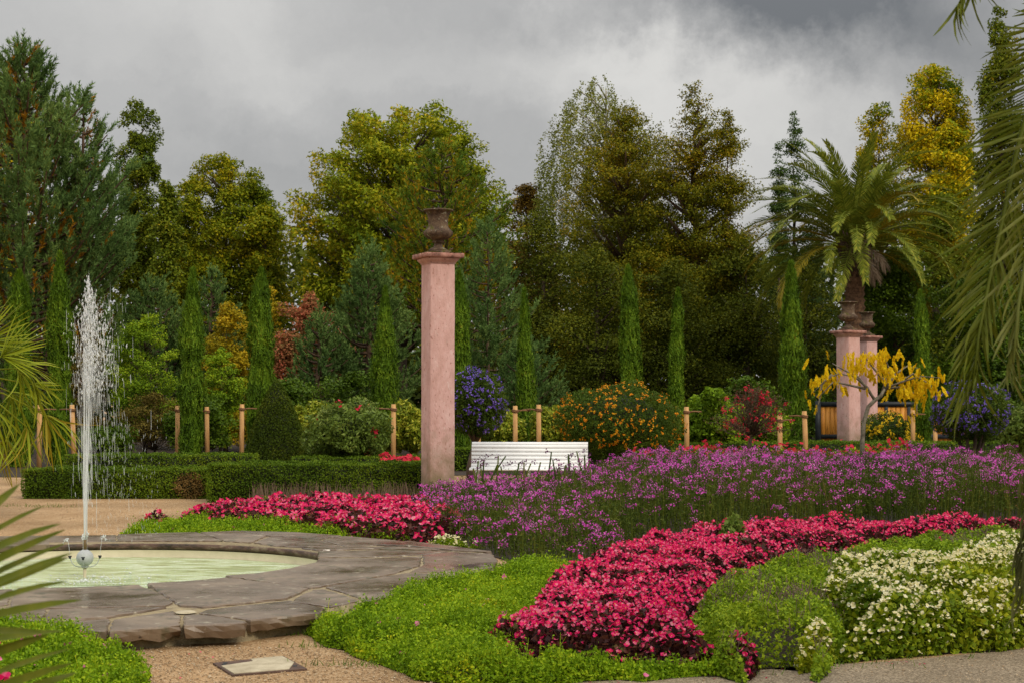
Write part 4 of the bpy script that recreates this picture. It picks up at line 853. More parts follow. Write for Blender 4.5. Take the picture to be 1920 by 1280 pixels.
P0 = np.c_[p, np.zeros(n)]; P1 = np.c_[p + lean * H[:, None], H]; sd = unit(np.cross(P1 - P0, rnd_dir(n))) * w
st_q = np.stack([P0 - sd * .5, P0 + sd * .5, P1 + sd * .35, P1 - sd * .35], 1)
n2 = 135000; k = R.integers(0, n, n2); f = 1 - R.random(n2) ** 1.25 * .85; Pl = P0[k] + (P1[k] - P0[k]) * f[:, None] + R.normal(0, .03, (n2, 3)) * [1, 1, .6]
dl = unit(rnd_dir(n2) + [0, 0, .5]); lf_q = leafq(Pl, rnd_dir(n2), R.uniform(.05, .10, n2), .011, dl)
hn = 4600; k = R.choice(n, hn, replace=False); y = p[k, 1]; keep = R.random(hn) < np.interp(y, [14, 18, 24, 29], [.75, .7, .9, 1.0]); k = k[keep]
k = k[(noise2(p[k, 0], p[k, 1], 1.9, 12) > .30)]
dz = np.where(R.random(len(k)) < .42, R.uniform(.45, .95, len(k)), R.uniform(.97, 1.08, len(k)))
hc = P0[k] + (P1[k] - P0[k]) * dz[:, None]; m_ = 19; kk = np.repeat(np.arange(len(k)), m_)
off = R.normal(0, 1, (len(kk), 3)) * [.033, .033, .016]; off[:, 2] -= (off[:, 0] ** 2 + off[:, 1] ** 2) * 6
ph = leafq(hc[kk] + off, rnd_dir(len(kk)) * .8 + [0, -.4, .8], .026, .018)
# spent spikes standing against the bench
NS = 26; sx = R.uniform(X(890, 23), X(1110, 23), NS); sp = np.c_[sx, R.uniform(21.5, 24, NS)]; sh = R.uniform(.55, .82, NS)
s_ = MB()
for i in range(NS):
    lx = R.normal(0, .10); s_.tube([(sp[i, 0], sp[i, 1], .2), (sp[i, 0] + lx * .3, sp[i, 1], sh[i] * .6), (sp[i, 0] + lx, sp[i, 1], sh[i])], [.012, .014, .010], 5)
kk = np.repeat(np.arange(NS), 14)
t_ = bedobj('purple_flower_bed', 'tall purple flowered border in front of the white bench and hedge', 'flower bed', [('stems', st_q, LF['stems']), ('leaves', lf_q, LF['stems']), ('petals', ph, LF['mauve'])])
o = s_.build('spent_spikes', LF['stems'], t_); o['kind'] = 'stuff'
o = MB().quads(leafq(np.c_[sp, sh][kk] + R.normal(0, 1, (len(kk), 3)) * [.035, .035, .02], rnd_dir(len(kk)), .035, .02)).build('spike_petals', leafmat('dull_purple', [(0.1, (0.10, 0.03, 0.09)), (1, (0.26, 0.08, 0.20))], 3), t_); o['kind'] = 'stuff'
# rose leaves between the crimson and the purple
ros = [G(1270, 975, .5), G(1330, 960, .5), G(1410, 965, .45), G(1400, 985, .3), G(1300, 1000, .3)]
_, q1 = foliage_layer(ros, 2600, .5, .3, .06, .04, 21, .4, .6, .4)
bedobj('rose_shoots', 'pale green rose shoots between crimson strip and purple border', 'plant', [('leaves', q1, LF['laurel'])])
# dry stalks in front of the hedge, weeds, pebbles
dr = [(X(470, 24), 23.7), (X(780, 24), 23.7), (X(780, 24), 24.4), (X(470, 24), 24.4)]
p = bed_pts(dr, 900); q1 = sprigs(np.c_[p, np.zeros(len(p))], R.uniform(.12, .36, len(p)), .15, .012); _, q2 = foliage_layer(dr, 1600, .12, .1, .05, .02, 3)
bedobj('dry_stalks', 'dry brown stalks at the foot of the taller hedge', 'dry plants', [('stalks', q1, LF['dry']), ('leaves', q2, LF['sage'])])
gr = []
for px, py, s1, k_ in [(418, 1192, .10, 60), (405, 1190, .25, 60), (460, 1186, .35, 90), (300, 1203, .2, 30), (600, 1212, .25, 60), (580, 1190, .15, 50), (700, 1247, .3, 120), (1000, 1290, .4, 60), (1480, 1250, .5, 90), (1850, 1218, .5, 60), (1650, 1234, .4, 60), (20, 948, .9, 150), (100, 950, .5, 70), (1560, 1244, .3, 80), (1250, 1264, .5, 90)]:
    c_ = np.array(G(px, py)); gr.append(np.c_[c_ + R.normal(0, 1, (k_, 2)) * [s1 * .6, s1 * .12], np.zeros(k_)])
gr = np.concatenate(gr); o = MB().quads(sprigs(gr, R.uniform(.015, .06, len(gr)), .5, .006)).build('grass', LF['grass']); tag(o, 'small grass tufts along the edges of path and flagstones', 'grass', kind='stuff')
n = 5200; a = np.array([G(220, 1205), G(620, 1215), G(1000, 1300), G(150, 1330)]); p = bed_pts([tuple(q) for q in a], n); p2 = bed_pts([(X(-40, 18), 17.9), (X(260, 18), 17.9), (X(400, 25), 25), (X(-40, 25), 25)], 1500); p3 = bed_pts([pp[1], pp[8], pp[9], pp[10], pp[12]], 2500); p = np.concatenate([p, p2, p3])
V, F = drops(np.c_[p, np.full(len(p), .0045)], np.exp(R.normal(math.log(.0042), .4, len(p))), .7); V[:, 2] = np.maximum(V[:, 2], .001)
o = MB().add(V, F).build('gravel', surfmat('loose_pebbles', [(0.35, (0.14, 0.09, 0.05)), (0.5, (0.42, 0.29, 0.16)), (0.65, (0.62, 0.52, 0.38))], 30)); tag(o, 'loose pebbles on the gravel and the path', 'gravel', kind='stuff')
n = 130; p = bed_pts([tuple(q) for q in a], n); p3 = bed_pts([pp[1], pp[8], pp[9], pp[10], pp[12]], 60); p = np.concatenate([p, p3])
o = MB().quads(leafq(np.c_[p, np.full(len(p), .008)], rnd_dir(len(p)) * .3 + [0, 0, 1], R.uniform(.012, .035, len(p)), .012)).build('fallen_leaves', LF['dead']); tag(o, 'scattered fallen bits of leaf on the gravel', 'leaves', kind='stuff')
pt = [G(x + R.normal(0, 25), y + abs(R.normal(0, 9))) for x, y in [(1000, 1262), (1100, 1268), (1200, 1268), (1300, 1266), (1400, 1258), (1500, 1254), (1700, 1240), (940, 1272)] for _ in range(7)] + [G(R.uniform(250, 600), R.uniform(1205, 1280)) for _ in range(14)]
o = MB().quads(leafq(np.c_[np.array(pt), np.full(len(pt), .009)], rnd_dir(len(pt)) * .3 + [0, 0, 1], R.uniform(.012, .024, len(pt)), .014)).build('fallen_petals', LF['begred']); tag(o, 'fallen crimson petals at the foot of the begonias', 'petals', kind='stuff')

# ------------------------------------------------------------------ cypresses
def cypress_mesh(h, r, n, seed, lob=3):
    """narrow column of upright wisps"""
    z = R.random(n) ** .92; pr = np.interp(z, [0, .08, .3, .6, .82, .94, 1], [.62, .85, 1.0, .95, .68, .34, .04]); a = R.uniform(0, 2 * PI, n)
    ca, sa = np.cos(a), np.sin(a); f1 = R.uniform(.7, 1.25, 9); pr = pr * np.interp(z, np.linspace(0, 1, 9), f1)
    lump = .72 + .46 * noise2(ca * 1.6 + seed, sa * 1.6 + z * 5, 1.3, seed) + .40 * (noise2(ca * 3 + seed, sa * 3 + z * 16, 1.6, seed + 2) - .5); stray = R.random(n) < .025; lump[stray] *= 1.3
    rr = r * pr * lump * (1 - R.random(n) ** 2 * .45); Pn = np.c_[rr * np.cos(a), rr * np.sin(a), z * h]
    out = np.c_[np.cos(a), np.sin(a), np.zeros(n)]; al = unit(out * R.uniform(.0, .55, (n, 1)) + [0, 0, 1] + R.normal(0, .22, (n, 3)))
    Nn = unit(out + R.normal(0, .5, (n, 3))); L_ = h * .030 * R.uniform(.5, 1.5, n)
    return leafq(Pn, Nn, np.clip(L_ * 1.25, .06, .32), .021, al)


rows = [(33, 512, 56, 37, 0, 'cypress behind the fan palm, second from the left edge of the row'.replace('second from', 'nearest to')), (110, 478, 46, 38, 1, 'tall cypress just left of the water jet'), (358, 508, 50, 38, 2, 'cypress framed by two stakes right of the fountain'),
        (487, 508, 50, 39, 3, 'cypress rising behind the clipped cone'), (718, 542, 40, 41, 0, 'slender cypress between two stakes left of the tall pink column'), (866, 512, 44, 40, 1, 'cypress half hidden by the tall pink column, above a violet bush'),
        (987, 546, 32, 40, 2, 'very thin cypress between two stakes behind the bench'), (1186, 503, 42, 41, 3, 'cypress rising behind the orange flowered bush'), (1263, 545, 34, 41, 0, 'thin cypress right of the orange flowered bush'),
        (1489, 496, 54, 39, 1, 'thick spindle shaped cypress left of the palm trunk'), (1733, 548, 38, 41, 2, 'cypress behind the right end of the yellow leaved tree')]
for i, (px, top, w_, D, v, lab) in enumerate(rows):
    h = Zp(top, D); t = thing('cypress', lab, 'cypress', (X(px, D), D, 0), 0, 'slim cypresses in a row behind the hedges')
    s_ = MB(); s_.tube([(0, 0, 0), (.01, .01, h * .5), (0, 0, h * .93)], [.055, .04, .012], 7); s_.build('trunk', MT['bark'], t, True)
    o = MB().small(cypress_mesh(h, M(w_, D) / 2 * 1.02, int(13500 * w_ / 40), i * 3.7 + 1)).build('foliage', LF['cypress'], t)
    t.rotation_euler = (R.normal(0, .012), R.normal(0, .016), 0)


# ------------------------------------------------------------------ round bushes
def ball_bush(name, label, cat, px, py, wpx, hpx, D, mat, n, leaf, fmat=None, nf=0, fsize=.03, trunk=None, stems=0, core=True, group=None, clump=.12, flow_up=0, lobes=16, aspect=.45):
    rx, rz = M(wpx, D) / 2, M(hpx, D) / 2; c = P(px, py, D); x = c.x; zc_ = c.z
    t = thing(name, label, cat, (x, D, 0), 0, group)
    if core and zc_ - rz * .75 > -.3:
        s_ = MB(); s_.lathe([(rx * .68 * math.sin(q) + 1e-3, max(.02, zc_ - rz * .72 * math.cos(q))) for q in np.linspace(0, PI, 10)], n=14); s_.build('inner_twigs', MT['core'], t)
    def surf(n, lo=-1.0):
        d = rnd_dir(int(n * 1.6)); d = d[d[:, 2] > lo][:n]; lump = 1 + clump * (noise2(d[:, 0] * 3 + 9, d[:, 2] * 3 + d[:, 1] * 2, 1.1, px) * 2 - 1) + clump * .6 * (noise2(d[:, 0] * 8, d[:, 2] * 8 + d[:, 1] * 5, 1.1, px + 1) * 2 - 1)
        return d, lump
    d, lump = surf(n); dep = 1 - R.random(len(d)) ** 1.8 * .38; Pn = d * (lump * dep)[:, None] * [rx, rx, rz] + [0, 0, zc_]
    ok = Pn[:, 2] > .02; q = leafq(Pn[ok], d[ok] * .6 + rnd_dir(ok.sum()) + [0, 0, .35], leaf * R.uniform(.6, 1.3, ok.sum()), leaf * aspect)
    o = (MB().small(q) if leaf < .07 or D > 36 else MB().quads(q)).build('foliage', mat, t); o['kind'] = 'stuff'
    if nf:
        d, lump = surf(nf, -.75 + flow_up); w = noise2(d[:, 0] * 4, d[:, 2] * 4, 1.5, 3) > .28; d, lump = d[w], lump[w]; c0 = d * (lump * 1.01)[:, None] * [rx, rx, rz] + [0, 0, zc_]; m_ = 5; kk = np.repeat(np.arange(len(c0)), m_)
        q = leafq(c0[kk] + R.normal(0, fsize * .35, (len(kk), 3)), d[kk] + rnd_dir(len(kk)) * .6, fsize * .8, fsize * .6); o = MB().quads(q).build('blossoms', fmat, t); o['kind'] = 'stuff'
    if trunk is not None:
        s_ = MB(); s_.tube(trunk, np.linspace(.075, .05, len(trunk)) * (D / 30), 8); e = np.array(trunk[-1], float)
        for k in range(7):
            a = k * .9; s_.tube([e, e + [rx * .3 * math.cos(a), rx * .3 * math.sin(a), rz * .35], e + [rx * .6 * math.cos(a), rx * .6 * math.sin(a), rz * .8]], [.04, .025, .01], 5)
        s_.build('trunk', MT['bark'], t, True)
    if stems:
        s_ = MB()
        for k in range(stems):
            a = R.uniform(0, 2 * PI); r_ = R.uniform(.3, .75) * rx; s_.tube([(.07 * math.cos(a), .07 * math.sin(a), 0), (r_ * .35 * math.cos(a), r_ * .35 * math.sin(a), (zc_ - rz * .4) * .5), (r_ * .8 * math.cos(a), r_ * .8 * math.sin(a), max(.3, zc_ - rz * .5)), (r_ * math.cos(a), r_ * math.sin(a), zc_ + rz * .3)], [.045, .035, .025, .008], 6)
        s_.build('stems', MT['bark'], t, True)
    return t


ball_bush('flowering_standard_tree', 'round headed violet flowered tree beside the tall pink column', 'flowering tree', 893, 755, 108, 132, 28.5, LF['lantana'], 15000, .055, LF['violet'], 420, .045, [(-.10, 0, 0), (-.12, 0, .35), (-.02, 0, .8)], group='violet flowered bushes', clump=.13)
ball_bush('flowering_standard_tree', 'wide violet flowered bush on crooked stems at the right, behind the purple border', 'flowering tree', 1820, 770, 142, 112, 29, LF['lantana'], 17000, .055, LF['violet'], 600, .045, None, 9, group='violet flowered bushes', clump=.16)
ball_bush('flowering_bush', 'big round bush dotted with orange flowers right of the bench', 'bush', 1158, 790, 232, 142, 33, LF['lantana'], 30000, .06, LF['orange'], 620, .05, clump=.12, flow_up=.1)
ball_bush('flowering_bush', 'loose bush dotted with yellow flowers in front of the gate', 'bush', 1664, 812, 112, 72, 41, LF['lantana'], 9000, .07, LF['yellow'], 330, .07, clump=.25)
ball_bush('rose_bush', 'pale green rose bush with few red blooms right of the clipped cone', 'bush', 652, 812, 150, 112, 31.5, LF['laurel'], 11000, .085, LF['redf'], 9, .12, clump=.28, stems=6)
ball_bush('shrub', 'leafy grey green shrub at the right edge beside the violet bush', 'shrub', 1915, 805, 80, 96, 31, LF['laurel'], 6000, .09, clump=.28, stems=5)
# aucuba hedge bushes
for i, (px, py, w_, h_, D, lab) in enumerate([(765, 800, 72, 78, 36, 'golden leaved shrub peeping out left of the tall pink column'), (600, 785, 84, 50, 38, 'golden leaved shrub behind the rose bush'), (940, 806, 90, 62, 37, 'golden leaved shrub behind the left half of the bench'), (1035, 800, 80, 66, 37, 'golden leaved shrub behind the right half of the bench'),
                                            (1335, 795, 130, 92, 37, 'broad glossy green shrub behind the red flowered little tree'), (1440, 805, 80, 70, 38, 'green shrub beside the thick cypress'), (560, 790, 30, 46, 37, 'small yellow green shrub touching the clipped cone'), (735, 815, 50, 50, 37, 'small golden leaved shrub right of a thin cypress')]):
    ball_bush('laurel_shrub', lab, 'shrub', px, py, w_, h_ + 10, D, LF['aucuba'] if i not in (4, 5) else LF['lime'], int(w_ * h_ * 1.0), .12, clump=.22, group='glossy shrubs between the stakes', aspect=.4)
ball_bush('orchid_vine', 'fresh green climbing shrub at the top left of the red flowered little tree', 'shrub', 1338, 748, 46, 40, 36, LF['lime'], 1500, .12, clump=.3)

# little red flowered tree, open twiggy crown
D = 30; t = thing('red_flowering_tree', 'small twiggy tree with scarlet blossoms above the purple border', 'flowering tree', (X(1405, D), D, 0))
s_ = MB(); zt = Zp(815, D); s_.tube([(-.08, 0, 0), (-.03, 0, zt * .6), (.03, 0, zt)], [.045, .04, .035], 7); tips = []
for k in range(70):
    a = R.uniform(0, 2 * PI); ux, uz = R.normal(0, .42), R.uniform(.1, 1); rx, rz = M(76, D), M(95, D)
    e = np.array([.05 + max(-1, min(1, ux)) * rx * math.sqrt(1 - uz ** 2 * .7) * 1.35, math.sin(a) * rx * .7 * (1 - uz * .5), zt + uz * rz * (1 - .25 * abs(ux))]); b0 = np.array([.03, 0, zt - .02]); mid = b0 + (e - b0) * .5 + R.normal(0, .06, 3) + [0, 0, .04]
    s_.tube([b0, mid, e], [.014, .008, .003], 4); tips.append((mid, e))
s_.build('trunk', MT['bark'], t, True)
Pn = np.concatenate([m_ + (e - m_) * R.random((40, 1)) ** .7 * 1.1 + R.normal(0, .06, (40, 3)) for m_, e in tips]); o = MB().quads(leafq(Pn, rnd_dir(len(Pn)), .05, .02)).build('foliage', LF['redleaf'], t); o['kind'] = 'stuff'
kk = R.integers(0, len(tips), 80); c0 = np.array([tips[k][1] * .75 + tips[k][0] * .25 for k in kk]) + R.normal(0, .10, (80, 3)); kk = np.repeat(np.arange(80), 10); o = MB().quads(leafq(c0[kk] + R.normal(0, .022, (len(kk), 3)), rnd_dir(len(kk)), .045, .032)).build('blossoms', LF['redf'], t); o['kind'] = 'stuff'

# golden pendulous tree
D = 28; t = thing('golden_tree', 'small leaning tree with drooping bunches of yellow leaflets in front of a pink column', 'tree', (X(1616, D), D, 0)); ox = X(1616, D)
def Q(px, py, dy=0): p = P(px, py, D); return np.array([p.x - ox, dy, p.z])
s_ = MB(); s_.tube([(0, 0, 0), Q(1617, 826), Q(1620, 790), Q(1628, 762), Q(1640, 750), Q(1652, 741), Q(1658, 728)], [.05, .042, .038, .036, .034, .032, .028], 8)
brs = [[(1652, 741), (1660, 715), (1668, 692), (1660, 672)], [(1640, 750), (1625, 725), (1600, 705), (1570, 700), (1545, 712), (1522, 735)], [(1640, 748), (1620, 715), (1605, 690), (1600, 668)], [(1658, 728), (1690, 715), (1720, 705), (1755, 708)], [(1658, 728), (1690, 725), (1712, 735), (1728, 752)],
       [(1655, 738), (1680, 700), (1705, 685), (1725, 690)], [(1622, 728), (1585, 720), (1560, 715), (1530, 745)], [(1660, 715), (1640, 690), (1628, 672), (1622, 658)], [(1560, 702), (1540, 720), (1534, 750), (1528, 765)], [(1712, 735), (1716, 760), (1714, 775)], [(1605, 705), (1580, 690), (1565, 680)], [(1690, 715), (1712, 700), (1745, 722), (1748, 740)]]
bp_ = []
for j, b_ in enumerate(brs):
    dy = R.normal(0, .30) if j not in (0,) else 0; pts = [Q(px, py, dy * k / (len(b_) - 1)) for k, (px, py) in enumerate(b_)]; s_.tube(pts, np.linspace(.026, .006, len(pts)), 6)
    for k in range(len(pts) - 1):
        for q in range(8): bp_.append((pts[k] + (pts[k + 1] - pts[k]) * R.random(), (k + 1) / len(pts)))
s_.build('trunk', MT['barkgrey'], t, True)
leafm = []
for v in range(3):
    L_ = .20; pos = np.linspace(.12, 1, 11); sp = []; A_ = []; 
    for s1 in (-1, 1):
        for q in pos: sp.append([s1 * .013 * math.sin(PI * min(1, q * .95 + .05)) ** .6 + R.normal(0, .003), R.normal(0, .012), -q * L_]); A_.append([s1 * .5, R.normal(0, .3), -1])
    sp = np.array(sp); q_ = leafq(sp, np.c_[R.normal(0, .4, len(sp)), -np.ones(len(sp)), R.normal(0, .2, len(sp))], .075, .032, unit(np.array(A_)))
    b_ = MB().quads(q_); o = b_.build('hanging_leaf', LF['cassia'], t); leafm.append(o)
cl = [(1640, 690, 70, 24), (1585, 705, 40, 26), (1690, 705, 45, 26), (1720, 722, 28, 28), (1740, 722, 20, 18), (1610, 680, 36, 16), (1545, 712, 16, 20), (1650, 670, 40, 12), (1700, 735, 30, 16), (1665, 700, 40, 26)]
pos = []
for cx, cy, sx_, sy_ in cl:
    for q in range(27): pos.append(Q(cx + R.normal(0, sx_ * .62), cy - 8 + R.normal(0, sy_ * .55), R.normal(0, .32)))
for cx, cy in [(1517, 762), (1525, 740), (1530, 772), (1520, 735), (1538, 730), (1545, 738), (1515, 745), (1535, 745), (1757, 700), (1762, 712), (1756, 722), (1712, 785), (1716, 778), (1710, 792), (1714, 765), (1720, 752), (1730, 770), (1735, 765), (1742, 735), (1735, 745)]: pos.append(Q(cx, cy - 14, R.normal(0, .15)))
for i, p_ in enumerate(pos):
    o = leafm[i % 3] if i < 3 else leafm[i % 3].copy()
    if i >= 3: COL.objects.link(o); o.parent = t
    o.location = p_; s1 = R.uniform(.65, 1.0); o.scale = (s1, s1, s1); o.rotation_euler = (R.normal(0, .25), R.normal(0, .3), R.uniform(0, 6.28))

# ------------------------------------------------------------------ trees
def clumps_in(prof, n, H, z0, rx, ry, lean=(0, 0), shell=.45):
    t = R.random(n * 4); r_ = np.interp(t, [p[0] for p in prof], [p[1] for p in prof]); k = R.random(n * 4) < r_ / max(p[1] for p in prof); t, r_ = t[k][:n], r_[k][:n]; n = len(t)
    a = R.uniform(0, 2 * PI, n); q = r_ * (shell + (1 - shell) * R.random(n) ** .5)
    return np.c_[q * rx * np.cos(a) + lean[0] * t, q * ry * np.sin(a) + lean[1] * t, z0 + t * H], t, a


def limb_tree(name, label, cat, px, D, top, bot, wpx, prof, mat, nleaf, leaf, ncl=70, cr=.8, flat=.75, trunk_r=.18, bark='bark', group=None, depth=.8, lean=0, shell=.45, limbs=26, up=.5, spread=1.0, aspect=.6, drop=0.0, ray=1.5, lift=.45, leader=8):
    x = X(px, D); z0, z1 = max(.3, Zp(bot, D)), Zp(top, D); H = z1 - z0; rx = M(wpx, D) / 2
    t = thing(name, label, cat, (x, D, 0), 0, group)
    c, tt, a = clumps_in(prof, ncl, H - cr * .4, z0, rx - cr * .45, (rx - cr * .45) * depth, (lean, 0), shell)
    tl = np.linspace(.84, .985, leader); c = np.vstack([c, np.c_[lean * tl, R.normal(0, .1, (leader, 1))[:, 0], z0 + tl * (H - cr * .35)]]); tt = np.r_[tt, tl]; n = len(c)
    rad = cr * R.choice([.42, .6, .8, 1.0, 1.25], n) * np.interp(tt, [0, .8, 1], [1, .85, .5]); rad[-leader:] = cr * np.linspace(.8, .42, leader)
    per = (nleaf * (rad ** 2) / (rad ** 2).sum()).astype(int); k = np.repeat(np.arange(n), per)
    d = rnd_dir(len(k)); d[:, 2] = np.where(d[:, 2] < -.35, -d[:, 2] * .6, d[:, 2]); d = unit(d)
    fuzz = 1 - R.random(len(k)) ** 1.5 * .55; wob = 1 + .35 * (noise2(d[:, 0] * 3 + k, d[:, 2] * 3 + d[:, 1] * 2, 1.7, 5) - .5)
    off = d * (rad[k] * fuzz * wob * spread)[:, None] * [1, 1, flat]
    ax = c - np.array([lean * .5, 0, 0]); ax[:, 2] = 0; ax = unit(ax + R.normal(0, .15, ax.shape)) + [0, 0, lift]; ax = unit(ax) ; ak = ax[k]; along = (off * ak).sum(1, keepdims=True); off = off + ak * along * (ray - 1); off /= ray ** .33
    Pn = c[k] + off
    if drop: Pn[:, 2] -= drop * R.random(len(k)) * rad[k]
    q = leafq(Pn, d * .5 + rnd_dir(len(k)) * .8 + [0, 0, up], leaf * R.uniform(.55, 1.25, len(k)), leaf * aspect)
    MB().small(q).build('foliage', mat, t)
    s_ = MB(); top_p = np.array([lean * .9, 0, z0 + H * .78]); tz = np.linspace(0, 1, 9); tp = np.c_[lean * tz * .9 + R.normal(0, trunk_r * .2, 9) * (tz > 0), R.normal(0, trunk_r * .2, 9), tz * top_p[2]]; s_.tube(tp, np.interp(tz, [0, .1, 1], [trunk_r * 1.3, trunk_r, trunk_r * .10]), 8)
    for i in R.choice(n - leader, min(n - leader, limbs), replace=False):
        e = c[i]; zb = max(z0 * .7, e[2] - np.hypot(e[0], e[1]) * R.uniform(.7, 1.2)); b0 = np.array([np.interp(zb, tp[:, 2], tp[:, 0]), 0, zb]); m_ = b0 + (e - b0) * .5 + [0, 0, -.06 * np.hypot(e[0], e[1]) * R.random()]; s_.tube([b0, m_, e], [trunk_r * .32, trunk_r * .2, trunk_r * .06], 5)
    s_.build('trunk', MT[bark], t, True); return t


ROUND = [(0, .45), (.15, .8), (.4, 1), (.65, .93), (.85, .65), (1, .15)]
OVAL = [(0, .35), (.2, .75), (.5, 1), (.75, .85), (.92, .5), (1, .1)]
COLUMN = [(0, .7), (.2, .9), (.5, 1), (.8, .85), (.95, .6), (1, .3)]
DOME = [(0, 1), (.3, 1), (.55, .9), (.78, .65), (.92, .38), (1, .1)]
CONE = [(0, 1), (.3, .86), (.6, .55), (.85, .24), (1, .03)]

limb_tree('columnar_oak', 'narrow upright dark green tree right of the big pine, against the sky', 'tree', 255, 62, 190, 640, 86, [(0, .8), (.5, 1), (.85, .95), (1, .75)], LF['oak'], 36000, .12, 170, .42, 1.3, .16, depth=1, shell=.15, aspect=.7, ray=1.3, lift=1.5, leader=2)
limb_tree('columnar_oak', 'lower narrow tree between the tall narrow one and the broad golden tree', 'tree', 311, 60, 342, 660, 48, COLUMN, LF['oak'], 12000, .15, 46, .45, 1.4, .12, depth=1, shell=.3)
limb_tree('linden_tree', 'broad olive gold tree with domed crown at the left of the maple', 'tree', 420, 66, 290, 640, 232, [(0, .8), (.3, 1), (.55, .97), (.75, .82), (.9, .58), (1, .3)], LF['gold'], 84000, .13, 460, .62, .9, .28, shell=.6, aspect=.75, ray=1.15)
limb_tree('linden_tree', 'lower right shoulder of olive gold foliage beside the domed golden tree', 'tree', 497, 64, 378, 620, 76, ROUND, LF['gold'], 14000, .14, 30, .8, .8, .15, shell=.6, aspect=.75)
limb_tree('maple_tree', 'large yellow green maple rising behind the mossy urn', 'tree', 752, 62, 192, 600, 408, [(0, .8), (.25, .98), (.5, 1), (.68, .86), (.85, .64), (.95, .48), (1, .34)], LF['maple'], 95000, .145, 520, .70, .8, .32, shell=.35, limbs=150, aspect=.85, ray=1.9, lift=.9)
limb_tree('autumn_tree', 'small russet tree in the gap between the maple and the birch', 'tree', 990, 70, 342, 620, 130, DOME, leafmat('russet_leaves', [(0.1, (0.05, 0.04, 0.008)), (0.5, (0.15, 0.09, 0.012)), (1, (0.34, 0.20, 0.02))], .6), 16000, .15, 50, .8, .8, .18, limbs=40, shell=.3)
# birch with hanging twigs
D = 66; t = thing('birch_tree', 'loose weeping birch left of the russet topped giants', 'birch', (X(1120, D), D, 0)); z0, z1 = Zp(480, D), Zp(150, D)
c, tt, a = clumps_in([(0, .6), (.3, 1), (.55, 1), (.75, .8), (.9, .5), (1, .15)], 420, z1 - z0, z0 + .2, M(108, D), M(80, D), (0, 0), .35); s_ = MB(); tp = np.array([(0.4 * q, 0, z1 * q * .80) for q in np.linspace(0, 1, 8)]); s_.tube(tp, np.linspace(.2, .02, 8), 8)
LP = []; AL = []
for e in c:
    ln = R.uniform(.6, 1.7); zb = max(z0 * .6, e[2] - np.hypot(e[0], e[1]) * 1.1); b0 = np.array([.4 * zb / z1, 0, zb])
    if R.random() < .3: s_.tube([b0, b0 + (e - b0) * .55 + [0, 0, .15], e], [.05, .03, .012], 4)
    m_ = int(ln * 62); f = R.random(m_); out = e[:2] / (np.hypot(*e[:2]) + .1); dx = np.c_[out[0] * .35 * np.sqrt(f), out[1] * .35 * np.sqrt(f), -f * ln]
    LP.append(e + dx + R.normal(0, .07, (m_, 3))); 
LP = np.concatenate(LP); MB().small(leafq(LP, rnd_dir(len(LP)), .11 * R.uniform(.6, 1.2, len(LP)), .07, unit(rnd_dir(len(LP)) * .6 + [0, 0, -1]))).build('foliage', LF['birch'], t); s_.build('trunk', MT['barkbirch'], t, True)
# swamp cypresses: the two dark giants
BR = [(0, .95), (.25, 1), (.5, .95), (.7, .80), (.86, .52), (1, .14)]
limb_tree('swamp_cypress', 'tall russet green conifer nearest the birch', 'conifer', 1172, 60, 188, 700, 250, BR, LF['swamp'], 100000, .125, 400, .72, .55, .30, 'barkpine', shell=.35, limbs=80, aspect=.42, drop=.4, ray=2.3, lift=.35)
limb_tree('swamp_cypress', 'tallest russet topped conifer right of the birch', 'conifer', 1302, 58, 140, 700, 214, [(0, 1), (.3, 1), (.5, .95), (.64, .85), (.78, .58), (.9, .3), (1, .05)], LF['swamp'], 100000, .125, 400, .70, .55, .30, 'barkpine', shell=.35, limbs=80, aspect=.42, drop=.4, ray=2.3, lift=.5)
limb_tree('swamp_cypress', 'side leader of russet foliage leaning right of the tallest conifer', 'conifer', 1366, 57, 195, 560, 66, [(0, 1), (.5, .9), (.8, .55), (1, .1)], LF['swamp'], 15000, .115, 60, .5, .5, .12, 'barkpine', shell=.2, limbs=30, aspect=.42, drop=.4, ray=2.2, lift=.7)
# dark yews in the lower middle
for px, D, top, w_, lab in [(1015, 56, 372, 150, 'dark yew under the birch, right of the russet tree'), (1120, 54, 440, 190, 'broad dark yew in the shade behind the bench'), (1260, 54, 470, 190, 'dark yew behind the two cypresses and the orange flowered bush'), (1400, 56, 430, 170, 'dark yew left of the palm crown'), (1510, 58, 470, 150, 'dark yew directly behind the thick cypress')]:
    limb_tree('yew_tree', lab, 'yew', px, D, top, 850, w_, DOME, LF['darkyew'], 36000, .125, 100, .85, .6, .2, group='dark yews filling the middle distance', shell=.72, aspect=.45, drop=.5, ray=1.9, lift=.1)
limb_tree('holly_tree', 'glossy dark holly right of the palm trunk', 'holly', 1680, 52, 455, 850, 140, OVAL, LF['holly'], 30000, .12, 90, .7, .8, .16, shell=.6)
limb_tree('holly_tree', 'dark evergreen behind the hanging palm leaf at the right edge', 'holly', 1850, 50, 480, 850, 190, DOME, LF['holly'], 34000, .13, 100, .8, .8, .16, shell=.6)
limb_tree('holly_tree', 'dark green bushy tree between palm crown and columnar poplar', 'holly', 1775, 55, 350, 850, 150, DOME, LF['oak'], 34000, .14, 100, .8, .8, .16, shell=.6)
limb_tree('poplar_tree', 'very tall narrow green poplar at the right edge', 'poplar', 1882, 58, 2, 700, 104, [(0, 1), (.5, 1), (.72, .8), (.88, .5), (1, .14)], LF['oak'], 44000, .13, 230, .5, 1.4, .2, depth=1, shell=.2, aspect=.7, ray=1.2, lift=1.5, leader=4)
limb_tree('poplar_tree', 'green poplar beyond the right edge of the photo', 'poplar', 1975, 56, 60, 700, 110, COLUMN, LF['oak'], 18000, .15, 110, .6, 1.4, .2, depth=1, shell=.2, leader=2)
